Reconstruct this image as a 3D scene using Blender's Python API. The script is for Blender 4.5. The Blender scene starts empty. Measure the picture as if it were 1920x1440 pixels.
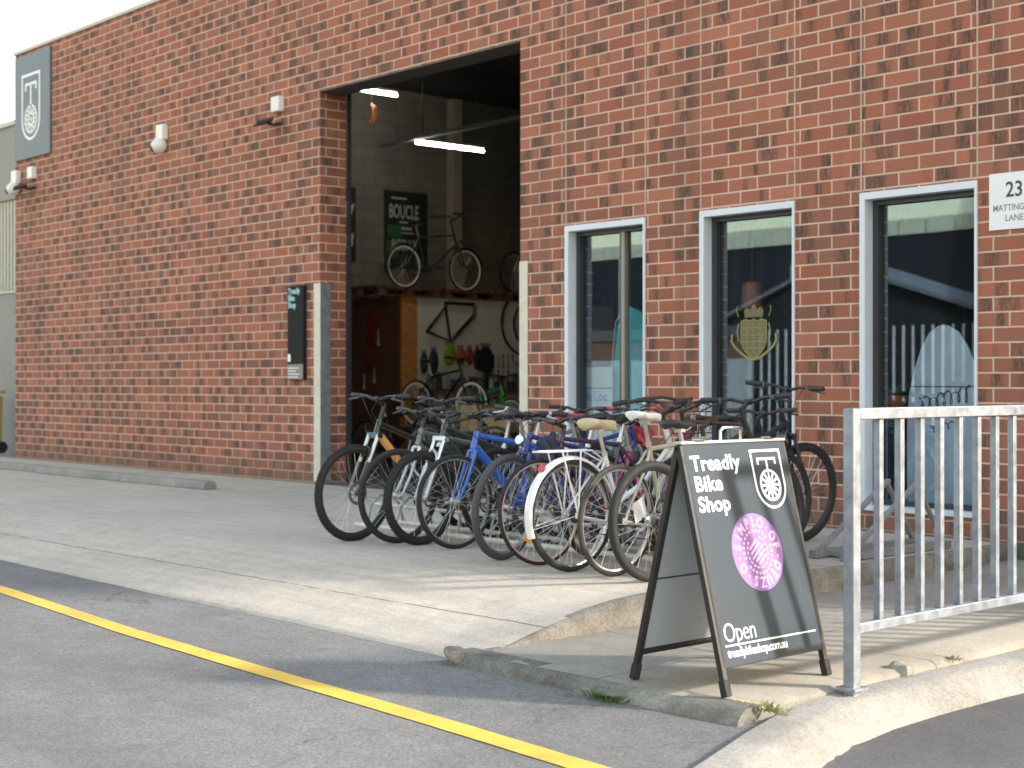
import bpy, math, random
from math import radians as R_, sin, cos, pi, sqrt, atan2
from mathutils import Vector, Matrix, noise
random.seed(7)
SC = bpy.context.scene
COL = SC.collection

# ------------------------------------------------------------ camera, sky, sun, exposure
VIEW = Vector((-0.7406578, 0.6718824, 0.0))
cam_d = bpy.data.cameras.new('camera')
cam_d.sensor_width = 36.0
cam_d.lens = 2800.0 / 1920.0 * 36.0
cam_d.clip_start = 0.05
cam_d.clip_end = 3000
cam_d.dof.use_dof = True
cam_d.dof.focus_distance = 7.6
cam_d.dof.aperture_fstop = 3.2
cam = bpy.data.objects.new('camera', cam_d)
COL.objects.link(cam)
cam.location = (0, -9.89, 1.15)
cam.rotation_euler = VIEW.to_track_quat('-Z', 'Y').to_euler()
SC.camera = cam

SUN_AZ = atan2(1.935, 1.30)          # from +Y towards +X
SUN_EL = R_(25.5)
world = bpy.data.worlds.new("World")
SC.world = world
world.use_nodes = True
wn, wl = world.node_tree.nodes, world.node_tree.links
bg = wn['Background']
sky = wn.new('ShaderNodeTexSky')
sky.sky_type = 'NISHITA'
sky.sun_disc = False
sky.sun_elevation = SUN_EL
sky.sun_rotation = SUN_AZ
sky.air_density = 1.85
sky.dust_density = 0.7
sky.ozone_density = 0.4
tint = wn.new('ShaderNodeMix')          # hazy warm daylight
tint.data_type = 'RGBA'
tint.blend_type = 'MULTIPLY'
tint.inputs[0].default_value = 1.0
tint.inputs[7].default_value = (1.08, 0.97, 0.95, 1)
wl.new(sky.outputs[0], tint.inputs[6])
wl.new(tint.outputs[2], bg.inputs[0])
bg.inputs[1].default_value = 0.15

sd = bpy.data.lights.new('sun', 'SUN')
sd.energy = 2.0
sd.angle = R_(4.5)
sd.color = (1.0, 0.95, 0.88)
sun = bpy.data.objects.new('sun', sd)
COL.objects.link(sun)
sdir = Vector((sin(SUN_AZ) * cos(SUN_EL), cos(SUN_AZ) * cos(SUN_EL), sin(SUN_EL)))
sun.rotation_euler = sdir.to_track_quat('Z', 'Y').to_euler()
sun.location = (10, 10, 20)

SC.view_settings.view_transform = 'Standard'
SC.view_settings.look = 'None'
SC.view_settings.exposure = 1.6
SC.view_settings.gamma = 1.0
SC.cycles.use_denoising = True
SC.cycles.max_bounces = 8
SC.cycles.transparent_max_bounces = 12
SC.cycles.sample_clamp_indirect = 6.0


# ------------------------------------------------------------ materials
MATS = {}


def mat(name, col, rough=0.55, metal=0.0, var=0.12, vs=6.0, bump=0.0, bs=80.0, spec=0.5, coat=0.0):
    if name in MATS:
        return MATS[name]
    m = bpy.data.materials.new(name)
    m.use_nodes = True
    nt = m.node_tree
    n, l = nt.nodes, nt.links
    b = n['Principled BSDF']
    b.inputs['Roughness'].default_value = rough
    b.inputs['Metallic'].default_value = metal
    b.inputs['Specular IOR Level'].default_value = spec
    b.inputs['Coat Weight'].default_value = coat
    tc = n.new('ShaderNodeTexCoord')
    nz = n.new('ShaderNodeTexNoise')
    nz.inputs['Scale'].default_value = vs
    nz.inputs['Detail'].default_value = 5
    nz.inputs['Roughness'].default_value = 0.62
    l.new(tc.outputs['Object'], nz.inputs['Vector'])
    mr = n.new('ShaderNodeMapRange')
    mr.inputs['From Min'].default_value = 0.3
    mr.inputs['From Max'].default_value = 0.7
    mr.inputs['To Min'].default_value = 1 - var
    mr.inputs['To Max'].default_value = 1 + var
    l.new(nz.outputs['Fac'], mr.inputs['Value'])
    hs = n.new('ShaderNodeHueSaturation')
    hs.inputs['Color'].default_value = (*col, 1)
    l.new(mr.outputs[0], hs.inputs['Value'])
    l.new(hs.outputs[0], b.inputs['Base Color'])
    rr = n.new('ShaderNodeMapRange')
    rr.inputs['From Min'].default_value = 0.3
    rr.inputs['From Max'].default_value = 0.7
    rr.inputs['To Min'].default_value = max(0.02, rough - var * 0.6)
    rr.inputs['To Max'].default_value = min(1, rough + var * 0.6)
    l.new(nz.outputs['Fac'], rr.inputs['Value'])
    l.new(rr.outputs[0], b.inputs['Roughness'])
    if bump:
        n2 = n.new('ShaderNodeTexNoise')
        n2.inputs['Scale'].default_value = bs
        n2.inputs['Detail'].default_value = 4
        l.new(tc.outputs['Object'], n2.inputs['Vector'])
        bp = n.new('ShaderNodeBump')
        bp.inputs['Strength'].default_value = bump
        bp.inputs['Distance'].default_value = 0.01
        l.new(n2.outputs['Fac'], bp.inputs['Height'])
        l.new(bp.outputs[0], b.inputs['Normal'])
    MATS[name] = m
    return m


def nd(nt, typ, **kw):
    x = nt.nodes.new(typ)
    for k, v in kw.items():
        setattr(x, k, v)
    return x


def mth(nt, op, a, b=None, c=None):
    x = nt.nodes.new('ShaderNodeMath')
    x.operation = op
    for i, v in enumerate((a, b, c)):
        if v is None:
            continue
        if isinstance(v, (int, float)):
            x.inputs[i].default_value = v
        else:
            nt.links.new(v, x.inputs[i])
    return x.outputs[0]


def smooth(nt, lo, hi, v):
    x = nt.nodes.new('ShaderNodeMapRange')
    x.interpolation_type = 'SMOOTHSTEP'
    x.inputs['From Min'].default_value = lo
    x.inputs['From Max'].default_value = hi
    nt.links.new(v, x.inputs['Value'])
    return x.outputs[0]


def mixc(nt, fac, a, b, blend='MIX'):
    x = nt.nodes.new('ShaderNodeMix')
    x.data_type = 'RGBA'
    x.blend_type = blend
    for i, v in ((0, fac), (6, a), (7, b)):
        if isinstance(v, (int, float)):
            x.inputs[i].default_value = v
        elif isinstance(v, tuple):
            x.inputs[i].default_value = (*v, 1)
        else:
            nt.links.new(v, x.inputs[i])
    return x.outputs[2]


def ntex(nt, vec, scale, detail=4, rough=0.6):
    x = nt.nodes.new('ShaderNodeTexNoise')
    x.inputs['Scale'].default_value = scale
    x.inputs['Detail'].default_value = detail
    x.inputs['Roughness'].default_value = rough
    if vec is not None:
        nt.links.new(vec, x.inputs['Vector'])
    return x.outputs['Fac']


def brick_mat(name, bw, bh, cols, mortar, flash, flash_amt, mort_w=0.008, z0=0.0, rough=0.85, depth=0.012):
    m = bpy.data.materials.new(name)
    m.use_nodes = True
    nt = m.node_tree
    n, l = nt.nodes, nt.links
    b = n['Principled BSDF']
    b.inputs['Specular IOR Level'].default_value = 0.3
    tc = n.new('ShaderNodeTexCoord')
    sp = n.new('ShaderNodeSeparateXYZ')
    l.new(tc.outputs['Object'], sp.inputs[0])
    sn = n.new('ShaderNodeSeparateXYZ')
    l.new(tc.outputs['Normal'], sn.inputs[0])
    side = mth(nt, 'GREATER_THAN', mth(nt, 'ABSOLUTE', sn.outputs[0]), 0.7)
    u0 = mth(nt, 'ADD', mth(nt, 'MULTIPLY', sp.outputs[0], mth(nt, 'SUBTRACT', 1.0, side)), mth(nt, 'MULTIPLY', mth(nt, 'ADD', sp.outputs[1], 0.23), side))
    wob = mth(nt, 'MULTIPLY', mth(nt, 'SUBTRACT', ntex(nt, tc.outputs['Object'], 9.0, 2), 0.5), 0.006)
    zz = mth(nt, 'DIVIDE', mth(nt, 'ADD', mth(nt, 'SUBTRACT', sp.outputs[2], z0), wob), bh)
    row = mth(nt, 'FLOOR', zz)
    fz = mth(nt, 'FRACT', zz)
    off = mth(nt, 'MULTIPLY', mth(nt, 'MODULO', mth(nt, 'ADD', row, 1000.0), 2.0), 0.42)
    uu = mth(nt, 'ADD', mth(nt, 'DIVIDE', mth(nt, 'ADD', u0, wob), bw), off)
    cid = mth(nt, 'FLOOR', uu)
    fu = mth(nt, 'FRACT', uu)
    cv = n.new('ShaderNodeCombineXYZ')
    l.new(cid, cv.inputs[0])
    l.new(row, cv.inputs[1])
    l.new(side, cv.inputs[2])
    wn_ = nd(nt, 'ShaderNodeTexWhiteNoise', noise_dimensions='3D')
    l.new(cv.outputs[0], wn_.inputs['Vector'])
    sc_ = n.new('ShaderNodeSeparateColor')
    l.new(wn_.outputs['Color'], sc_.inputs[0])
    r1, r2, r3 = sc_.outputs
    ramp = n.new('ShaderNodeValToRGB')
    e = ramp.color_ramp.elements
    e[0].position = 0.0
    e[0].color = (*cols[0], 1)
    e[1].position = 1.0
    e[1].color = (*cols[-1], 1)
    for i, c in enumerate(cols[1:-1]):
        k = e.new((i + 1) / (len(cols) - 1))
        k.color = (*c, 1)
    l.new(r1, ramp.inputs[0])
    # fired "flash" bands across the middle of many bricks
    cen = mth(nt, 'ADD', mth(nt, 'MULTIPLY', r2, 0.7), 0.15)
    d = mth(nt, 'ABSOLUTE', mth(nt, 'SUBTRACT', fu, cen))
    wid = mth(nt, 'ADD', mth(nt, 'MULTIPLY', r3, 0.30), 0.10)
    band = mth(nt, 'SUBTRACT', 1.0, smooth(nt, 0.35, 1.15, mth(nt, 'DIVIDE', d, wid)))
    stv = n.new('ShaderNodeMapping')
    stv.inputs['Scale'].default_value = (60, 60, 9)
    l.new(tc.outputs['Object'], stv.inputs[0])
    strk = ntex(nt, stv.outputs[0], 1.0, 3, 0.7)
    band = mth(nt, 'MULTIPLY', band, smooth(nt, 0.3, 0.62, strk))
    on = smooth(nt, 0.25, 0.55, mth(nt, 'FRACT', mth(nt, 'MULTIPLY', mth(nt, 'ADD', r1, r3), 3.7)))
    band = mth(nt, 'MULTIPLY', mth(nt, 'MULTIPLY', band, on), flash_amt)
    col = mixc(nt, band, ramp.outputs[0], flash)
    fine = ntex(nt, tc.outputs['Object'], 55.0, 5, 0.7)
    col = mixc(nt, 0.55, col, mixc(nt, fine, (0.45, 0.45, 0.45), (1.5, 1.45, 1.4)), 'MULTIPLY')
    big = ntex(nt, tc.outputs['Object'], 0.7, 4, 0.6)
    col = mixc(nt, 0.35, col, mixc(nt, big, (0.6, 0.6, 0.6), (1.4, 1.4, 1.4)), 'MULTIPLY')
    # mortar
    ed = mth(nt, 'MINIMUM', mth(nt, 'MULTIPLY', mth(nt, 'MINIMUM', fu, mth(nt, 'SUBTRACT', 1.0, fu)), bw), mth(nt, 'MULTIPLY', mth(nt, 'MINIMUM', fz, mth(nt, 'SUBTRACT', 1.0, fz)), bh))
    mm = mth(nt, 'SUBTRACT', 1.0, smooth(nt, mort_w * 0.6, mort_w * 1.05, mth(nt, 'ADD', ed, mth(nt, 'MULTIPLY', mth(nt, 'SUBTRACT', fine, 0.5), 0.003))))
    mort = mixc(nt, 0.6, mortar, mixc(nt, fine, (0.6, 0.6, 0.6), (1.35, 1.35, 1.35)), 'MULTIPLY')
    mort = mixc(nt, 0.5, mort, mixc(nt, big, (0.6, 0.58, 0.56), (1.35, 1.36, 1.38)), 'MULTIPLY')
    col = mixc(nt, mm, col, mort)
    # damp dirt stain along the foot of the wall
    foot = mth(nt, 'SUBTRACT', 1.0, smooth(nt, 0.0, 0.34, mth(nt, 'ADD', sp.outputs[2], mth(nt, 'MULTIPLY', mth(nt, 'SUBTRACT', ntex(nt, tc.outputs['Object'], 2.2, 4), 0.5), 0.5))))
    col = mixc(nt, mth(nt, 'MULTIPLY', foot, 0.55), col, (0.16, 0.115, 0.085))
    stm = n.new('ShaderNodeMapping')
    stm.inputs['Scale'].default_value = (2.6, 2.6, 0.16)
    l.new(tc.outputs['Object'], stm.inputs[0])
    sk = ntex(nt, stm.outputs[0], 1.0, 5, 0.65)
    col = mixc(nt, mth(nt, 'MULTIPLY', smooth(nt, 0.5, 0.72, sk), 0.30), col, (0.10, 0.075, 0.062))
    lime = smooth(nt, 0.66, 0.78, ntex(nt, tc.outputs['Object'], 1.7, 6, 0.7))
    col = mixc(nt, mth(nt, 'MULTIPLY', lime, 0.22), col, (0.55, 0.43, 0.36))
    l.new(col, b.inputs['Base Color'])
    b.inputs['Roughness'].default_value = rough
    bp = n.new('ShaderNodeBump')
    bp.inputs['Strength'].default_value = 0.7
    bp.inputs['Distance'].default_value = depth
    h = mth(nt, 'ADD', mth(nt, 'MULTIPLY', mth(nt, 'SUBTRACT', 1.0, mm), 0.7), mth(nt, 'MULTIPLY', fine, 0.35))
    h = mth(nt, 'ADD', h, mth(nt, 'MULTIPLY', r3, 0.2))
    l.new(h, bp.inputs['Height'])
    l.new(bp.outputs[0], b.inputs['Normal'])
    MATS[name] = m
    return m


def ground_mat(name, c1, c2, sp_scale, sp_amt, big=0.5, bump=0.3, rough=0.9, joints=None, stain=None, patch=0.0, brush=0.0, wear=0.0):
    m = bpy.data.materials.new(name)
    m.use_nodes = True
    nt = m.node_tree
    n, l = nt.nodes, nt.links
    b = n['Principled BSDF']
    b.inputs['Roughness'].default_value = rough
    b.inputs['Specular IOR Level'].default_value = 0.35
    tc = n.new('ShaderNodeTexCoord')
    ob = tc.outputs['Object']
    col = mixc(nt, smooth(nt, 0.3, 0.7, ntex(nt, ob, big, 6, 0.65)), c1, c2)
    f1 = ntex(nt, ob, sp_scale, 3, 0.8)
    vo = n.new('ShaderNodeTexVoronoi')
    vo.inputs['Scale'].default_value = sp_scale * 0.8
    l.new(ob, vo.inputs['Vector'])
    sc_ = n.new('ShaderNodeSeparateColor')
    l.new(vo.outputs['Color'], sc_.inputs[0])
    spk = mth(nt, 'ADD', mth(nt, 'MULTIPLY', f1, 0.5), mth(nt, 'MULTIPLY', sc_.outputs[0], 0.5))
    col = mixc(nt, sp_amt, col, mixc(nt, spk, (0.3, 0.3, 0.3), (1.7, 1.7, 1.7)), 'MULTIPLY')
    mid = ntex(nt, ob, 7.0, 5, 0.7)
    col = mixc(nt, 0.3, col, mixc(nt, smooth(nt, 0.25, 0.75, mid), (0.72, 0.72, 0.72), (1.28, 1.28, 1.28)), 'MULTIPLY')
    if brush:
        mp = n.new('ShaderNodeMapping')
        mp.inputs['Scale'].default_value = (0.9, 14, 1)
        mp.inputs['Rotation'].default_value = (0, 0, 0.35)
        l.new(ob, mp.inputs[0])
        br = ntex(nt, mp.outputs[0], 0.8, 4, 0.65)
        col = mixc(nt, brush, col, mixc(nt, smooth(nt, 0.3, 0.7, br), (0.75, 0.75, 0.76), (1.2, 1.19, 1.17)), 'MULTIPLY')
    sp = n.new('ShaderNodeSeparateXYZ')
    l.new(ob, sp.inputs[0])
    h = spk
    if joints:
        for axis, pos, w, tilt in joints:
            other = 1 - axis
            wv = mth(nt, 'MULTIPLY', mth(nt, 'SUBTRACT', ntex(nt, ob, 3.0, 4), 0.5), 0.03)
            d = mth(nt, 'ABSOLUTE', mth(nt, 'ADD', mth(nt, 'SUBTRACT', sp.outputs[axis], pos), mth(nt, 'ADD', wv, mth(nt, 'MULTIPLY', sp.outputs[other], tilt))))
            jm = mth(nt, 'SUBTRACT', 1.0, smooth(nt, w * 0.4, w, d))
            jm = mth(nt, 'MULTIPLY', jm, smooth(nt, 0.3, 0.5, ntex(nt, ob, 5.0, 3)))
            col = mixc(nt, mth(nt, 'MULTIPLY', jm, 0.75), col, (0.09, 0.08, 0.065))
            h = mth(nt, 'SUBTRACT', h, mth(nt, 'MULTIPLY', jm, 1.0))
    if stain:
        sm = smooth(nt, 0.56, 0.72, ntex(nt, ob, 1.1, 6, 0.7))
        col = mixc(nt, mth(nt, 'MULTIPLY', sm, 0.45), col, stain)
        dots = n.new('ShaderNodeTexVoronoi')
        dots.inputs['Scale'].default_value = 2.3
        l.new(ob, dots.inputs['Vector'])
        dm = mth(nt, 'SUBTRACT', 1.0, smooth(nt, 0.03, 0.07, dots.outputs['Distance']))
        col = mixc(nt, mth(nt, 'MULTIPLY', dm, 0.35), col, stain)
    if wear:
        cw_ = n.new('ShaderNodeTexVoronoi')
        cw_.feature = 'DISTANCE_TO_EDGE'
        cw_.inputs['Scale'].default_value = 0.55
        wv2 = n.new('ShaderNodeVectorMath')
        wv2.operation = 'ADD'
        nzc = n.new('ShaderNodeTexNoise')
        nzc.inputs['Scale'].default_value = 2.5
        nzc.inputs['Detail'].default_value = 6
        l.new(ob, nzc.inputs['Vector'])
        l.new(ob, wv2.inputs[0])
        l.new(nzc.outputs['Color'], wv2.inputs[1])
        l.new(wv2.outputs[0], cw_.inputs['Vector'])
        ck = mth(nt, 'SUBTRACT', 1.0, smooth(nt, 0.002, 0.009, cw_.outputs['Distance']))
        ck = mth(nt, 'MULTIPLY', ck, smooth(nt, 0.5, 0.62, ntex(nt, ob, 0.6, 3)))
        col = mixc(nt, mth(nt, 'MULTIPLY', ck, wear), col, (0.05, 0.048, 0.045))
        mp2 = n.new('ShaderNodeMapping')
        mp2.inputs['Scale'].default_value = (0.12, 1.7, 1)
        l.new(ob, mp2.inputs[0])
        sm2 = smooth(nt, 0.52, 0.7, ntex(nt, mp2.outputs[0], 1.3, 4, 0.6))
        col = mixc(nt, mth(nt, 'MULTIPLY', sm2, wear * 0.35), col, (c1[0] * 0.55, c1[1] * 0.55, c1[2] * 0.55))
        oil = n.new('ShaderNodeTexVoronoi')
        oil.inputs['Scale'].default_value = 0.9
        l.new(wv2.outputs[0], oil.inputs['Vector'])
        om = mth(nt, 'SUBTRACT', 1.0, smooth(nt, 0.05, 0.14, oil.outputs['Distance']))
        col = mixc(nt, mth(nt, 'MULTIPLY', om, wear * 0.5), col, (c1[0] * 0.5, c1[1] * 0.5, c1[2] * 0.5))
    if patch:
        pm = smooth(nt, 0.5, 0.54, ntex(nt, ob, 0.35, 3, 0.5))
        col = mixc(nt, mth(nt, 'MULTIPLY', pm, patch), col, (c1[0] * 0.6, c1[1] * 0.6, c1[2] * 0.62))
    l.new(col, b.inputs['Base Color'])
    bp = n.new('ShaderNodeBump')
    bp.inputs['Strength'].default_value = bump
    bp.inputs['Distance'].default_value = 0.008
    l.new(h, bp.inputs['Height'])
    l.new(bp.outputs[0], b.inputs['Normal'])
    MATS[name] = m
    return m


def glass_mat():
    m = bpy.data.materials.new('tinted_glass')
    m.use_nodes = True
    nt = m.node_tree
    n, l = nt.nodes, nt.links
    n.remove(n['Principled BSDF'])
    tr = n.new('ShaderNodeBsdfTransparent')
    tr.inputs[0].default_value = (0.86, 0.90, 0.91, 1)
    gl = n.new('ShaderNodeBsdfGlossy')
    gl.inputs['Roughness'].default_value = 0.004
    gl.inputs['Color'].default_value = (0.62, 0.80, 1, 1)
    tc = n.new('ShaderNodeTexCoord')
    bp = n.new('ShaderNodeBump')
    bp.inputs['Strength'].default_value = 0.006
    bp.inputs['Distance'].default_value = 0.01
    l.new(ntex(nt, tc.outputs['Object'], 1.6, 2), bp.inputs['Height'])
    l.new(bp.outputs[0], gl.inputs['Normal'])
    lw = n.new('ShaderNodeFresnel')
    lw.inputs['IOR'].default_value = 1.9
    f = mth(nt, 'MULTIPLY', lw.outputs[0], 0.25)
    mx = n.new('ShaderNodeMixShader')
    l.new(f, mx.inputs[0])
    l.new(tr.outputs[0], mx.inputs[1])
    l.new(gl.outputs[0], mx.inputs[2])
    l.new(mx.outputs[0], n['Material Output'].inputs[0])
    MATS['tinted_glass'] = m
    return m


def decal_mat(name, col, alpha):
    m = bpy.data.materials.new(name)
    m.use_nodes = True
    b = m.node_tree.nodes['Principled BSDF']
    b.inputs['Base Color'].default_value = (*col, 1)
    b.inputs['Roughness'].default_value = 0.5
    b.inputs['Alpha'].default_value = alpha
    return m


def emit_mat(name, col, s):
    m = bpy.data.materials.new(name)
    m.use_nodes = True
    b = m.node_tree.nodes['Principled BSDF']
    b.inputs['Base Color'].default_value = (*col, 1)
    b.inputs['Emission Color'].default_value = (*col, 1)
    b.inputs['Emission Strength'].default_value = s
    return m


# ------------------------------------------------------------ mesh builder
class MB:
    def __init__(s):
        s.v, s.f, s.m = [], [], []
        s.cur = 0

    def add(s, vs, fs):
        o = len(s.v)
        s.v += [tuple(v) for v in vs]
        s.f += [tuple(i + o for i in f) for f in fs]
        s.m += [s.cur] * len(fs)
        return s

    def box(s, x0, x1, y0, y1, z0, z1):
        if x0 > x1: x0, x1 = x1, x0
        if y0 > y1: y0, y1 = y1, y0
        if z0 > z1: z0, z1 = z1, z0
        return s.add([(x0, y0, z0), (x1, y0, z0), (x1, y1, z0), (x0, y1, z0), (x0, y0, z1), (x1, y0, z1), (x1, y1, z1), (x0, y1, z1)],
                     [(0, 3, 2, 1), (4, 5, 6, 7), (0, 1, 5, 4), (1, 2, 6, 5), (2, 3, 7, 6), (3, 0, 4, 7)])

    def obox(s, c, ax, ay, az):
        c, ax, ay, az = map(Vector, (c, ax, ay, az))
        vs = [c + i * ax + j * ay + k * az for k in (-1, 1) for i, j in ((-1, -1), (1, -1), (1, 1), (-1, 1))]
        return s.add(vs, [(0, 3, 2, 1), (4, 5, 6, 7), (0, 1, 5, 4), (1, 2, 6, 5), (2, 3, 7, 6), (3, 0, 4, 7)])

    def bar(s, p, q, w, d=None, up=(0, 0, 1)):
        p, q = Vector(p), Vector(q)
        t = (q - p)
        L = t.length
        t.normalize()
        up = Vector(up)
        if abs(t.dot(up)) > 0.98:
            up = Vector((1, 0, 0))
        a = t.cross(up).normalized()
        b = a.cross(t)
        return s.obox((p + q) / 2, a * w / 2, t * L / 2, b * (d or w) / 2)

    def tube(s, pts, r, seg=10, closed=False, cap=True, r2=None):
        pts = [Vector(p) for p in pts]
        N = len(pts)
        rs = r if isinstance(r, (list, tuple)) else [r] * N
        if r2 is not None:
            rs = [r + (r2 - r) * i / (N - 1) for i in range(N)]
        tg = []
        for i in range(N):
            a = pts[(i - 1) % N] if (closed or i > 0) else pts[i]
            b = pts[(i + 1) % N] if (closed or i < N - 1) else pts[i]
            t = (b - a)
            tg.append(t.normalized() if t.length > 1e-9 else Vector((0, 0, 1)))
        up = Vector((0, 0, 1)) if abs(tg[0].z) < 0.9 else Vector((1, 0, 0))
        a = tg[0].cross(up).normalized()
        vs = []
        for i in range(N):
            a = (a - tg[i] * a.dot(tg[i])).normalized()
            b = tg[i].cross(a)
            for k in range(seg):
                an = 2 * pi * k / seg
                vs.append(pts[i] + (a * cos(an) + b * sin(an)) * rs[i])
        fs = []
        M = N if closed else N - 1
        for i in range(M):
            j = (i + 1) % N
            for k in range(seg):
                k2 = (k + 1) % seg
                fs.append((i * seg + k, j * seg + k, j * seg + k2, i * seg + k2))
        if cap and not closed:
            fs.append(tuple(range(seg)))
            fs.append(tuple((N - 1) * seg + k for k in reversed(range(seg))))
        return s.add(vs, fs)

    def ring(s, c, axis, R, prof, seg=48):
        """lathe closed profile [(dr, da)] round axis at radius R"""
        c, ax = Vector(c), Vector(axis).normalized()
        u = ax.orthogonal().normalized()
        w = ax.cross(u)
        P = len(prof)
        vs = []
        for i in range(seg):
            an = 2 * pi * i / seg
            d = u * cos(an) + w * sin(an)
            for dr, da in prof:
                vs.append(c + d * (R + dr) + ax * da)
        fs = []
        for i in range(seg):
            j = (i + 1) % seg
            for k in range(P):
                k2 = (k + 1) % P
                fs.append((i * P + k, i * P + k2, j * P + k2, j * P + k))
        return s.add(vs, fs)

    def torus(s, c, axis, R, r, seg=48, ps=10, sq=1.0):
        return s.ring(c, axis, R, [(r * cos(2 * pi * k / ps), r * sq * sin(2 * pi * k / ps)) for k in range(ps)], seg)

    def disc(s, c, axis, R, t, seg=32):
        c, ax = Vector(c), Vector(axis).normalized()
        return s.tube([c - ax * t / 2, c + ax * t / 2], R, seg)

    def ball(s, c, r, sx=1, sy=1, sz=1, seg=16, rings=10):
        vs, fs = [], []
        c = Vector(c)
        for i in range(1, rings):
            th = pi * i / rings
            for k in range(seg):
                an = 2 * pi * k / seg
                vs.append(c + Vector((r * sx * sin(th) * cos(an), r * sy * sin(th) * sin(an), r * sz * cos(th))))
        for i in range(rings - 2):
            for k in range(seg):
                k2 = (k + 1) % seg
                fs.append((i * seg + k, (i + 1) * seg + k, (i + 1) * seg + k2, i * seg + k2))
        t = len(vs)
        vs.append(c + Vector((0, 0, r * sz)))
        vs.append(c - Vector((0, 0, r * sz)))
        for k in range(seg):
            k2 = (k + 1) % seg
            fs.append((t, k, k2))
            fs.append((t + 1, (rings - 2) * seg + k2, (rings - 2) * seg + k))
        return s.add(vs, fs)

    def prism(s, poly, o, u, v, t):
        """extrude a polygon of (a,b) in the plane o + a*u + b*v by vector t"""
        o, u, v, t = map(Vector, (o, u, v, t))
        N = len(poly)
        vs = [o + u * a + v * b for a, b in poly] + [o + u * a + v * b + t for a, b in poly]
        fs = [tuple(reversed(range(N))), tuple(range(N, 2 * N))]
        for i in range(N):
            j = (i + 1) % N
            fs.append((i, j, N + j, N + i))
        return s.add(vs, fs)

    def loft(s, rings, cap=True):
        P = len(rings[0])
        vs = [p for r in rings for p in r]
        fs = []
        for i in range(len(rings) - 1):
            for k in range(P):
                k2 = (k + 1) % P
                fs.append((i * P + k, (i + 1) * P + k, (i + 1) * P + k2, i * P + k2))
        if cap:
            fs.append(tuple(reversed(range(P))))
            fs.append(tuple((len(rings) - 1) * P + k for k in range(P)))
        return s.add(vs, fs)

    def stroke(s, pts, w, o, u, v, t, closed=False):
        """flat ribbon of width w along 2D points in plane, thickness t"""
        o, u, v, t = map(Vector, (o, u, v, t))
        N = len(pts)
        P = [Vector((p[0], p[1])) for p in pts]
        L, Rr = [], []
        for i in range(N):
            a = P[(i - 1) % N] if (closed or i > 0) else P[i]
            b = P[(i + 1) % N] if (closed or i < N - 1) else P[i]
            d1 = (P[i] - a)
            d2 = (b - P[i])
            d1 = d1.normalized() if d1.length > 1e-9 else d2.normalized()
            d2 = d2.normalized() if d2.length > 1e-9 else d1
            n1, n2 = Vector((-d1.y, d1.x)), Vector((-d2.y, d2.x))
            m = (n1 + n2)
            m = m / max(0.35, m.dot(n1)) if m.length > 1e-6 else n1
            L.append(P[i] + m * w / 2)
            Rr.append(P[i] - m * w / 2)
        M = N if closed else N - 1
        for i in range(M):
            j = (i + 1) % N
            s.prism([(Rr[i].x, Rr[i].y), (Rr[j].x, Rr[j].y), (L[j].x, L[j].y), (L[i].x, L[i].y)], o, u, v, t)
        return s

    def xf(s, M, i0=0):
        for i in range(i0, len(s.v)):
            s.v[i] = tuple(M @ Vector(s.v[i]))
        return s

    def build(s, name, mats, parent=None, off=None, smooth_=True, ang=38, bevel=0.0, fix=True):
        me = bpy.data.meshes.new(name)
        vs = s.v
        if off is not None:
            vs = [(v[0] - off[0], v[1] - off[1], v[2] - off[2]) for v in vs]
        me.from_pydata(vs, [], s.f)
        if not isinstance(mats, (list, tuple)):
            mats = [mats]
        for m in mats:
            me.materials.append(m)
        if len(mats) > 1:
            me.polygons.foreach_set('material_index', s.m)
        if fix:
            import bmesh
            bm = bmesh.new()
            bm.from_mesh(me)
            bmesh.ops.recalc_face_normals(bm, faces=bm.faces)
            bm.to_mesh(me)
            bm.free()
        me.update()
        if smooth_:
            me.polygons.foreach_set('use_smooth', [True] * len(me.polygons))
            me.set_sharp_from_angle(angle=R_(ang))
        o = bpy.data.objects.new(name, me)
        COL.objects.link(o)
        if parent is not None:
            o.parent = parent
        if bevel:
            b = o.modifiers.new('edge', 'BEVEL')
            b.width = bevel
            b.segments = 2
            b.limit_method = 'ANGLE'
            b.angle_limit = R_(40)
        return o


def thing(name, label, cat, loc=(0, 0, 0), rz=0.0, group=None):
    o = bpy.data.objects.new(name, None)
    COL.objects.link(o)
    o.empty_display_size = 0.1
    o.location = loc
    o.rotation_euler = (0, 0, rz)
    o['label'] = label
    o['category'] = cat
    if group:
        o['group'] = group
    return o


def tag(o, label=None, cat=None, group=None, kind=None):
    for k, v in (('label', label), ('category', cat), ('group', group), ('kind', kind)):
        if v:
            o[k] = v
    return o


def text(name, body, size, o, u, v, m, parent=None, ext=0.001, bold=0.0, align='LEFT', sx=1.0, spacing=1.0):
    c = bpy.data.curves.new(name, 'FONT')
    c.body = body
    c.size = size
    c.extrude = ext
    c.offset = bold
    c.align_x = align
    c.space_character = spacing
    c.materials.append(m)
    c.resolution_u = 4
    ob = bpy.data.objects.new(name, c)
    COL.objects.link(ob)
    u, v = Vector(u).normalized(), Vector(v).normalized()
    w = u.cross(v)
    M = Matrix(((u.x * sx, v.x, w.x, o[0]), (u.y * sx, v.y, w.y, o[1]), (u.z * sx, v.z, w.z, o[2]), (0, 0, 0, 1)))
    ob.matrix_basis = M
    TEXTS.append((ob, name, parent, m))
    return ob


TEXTS = []


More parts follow.
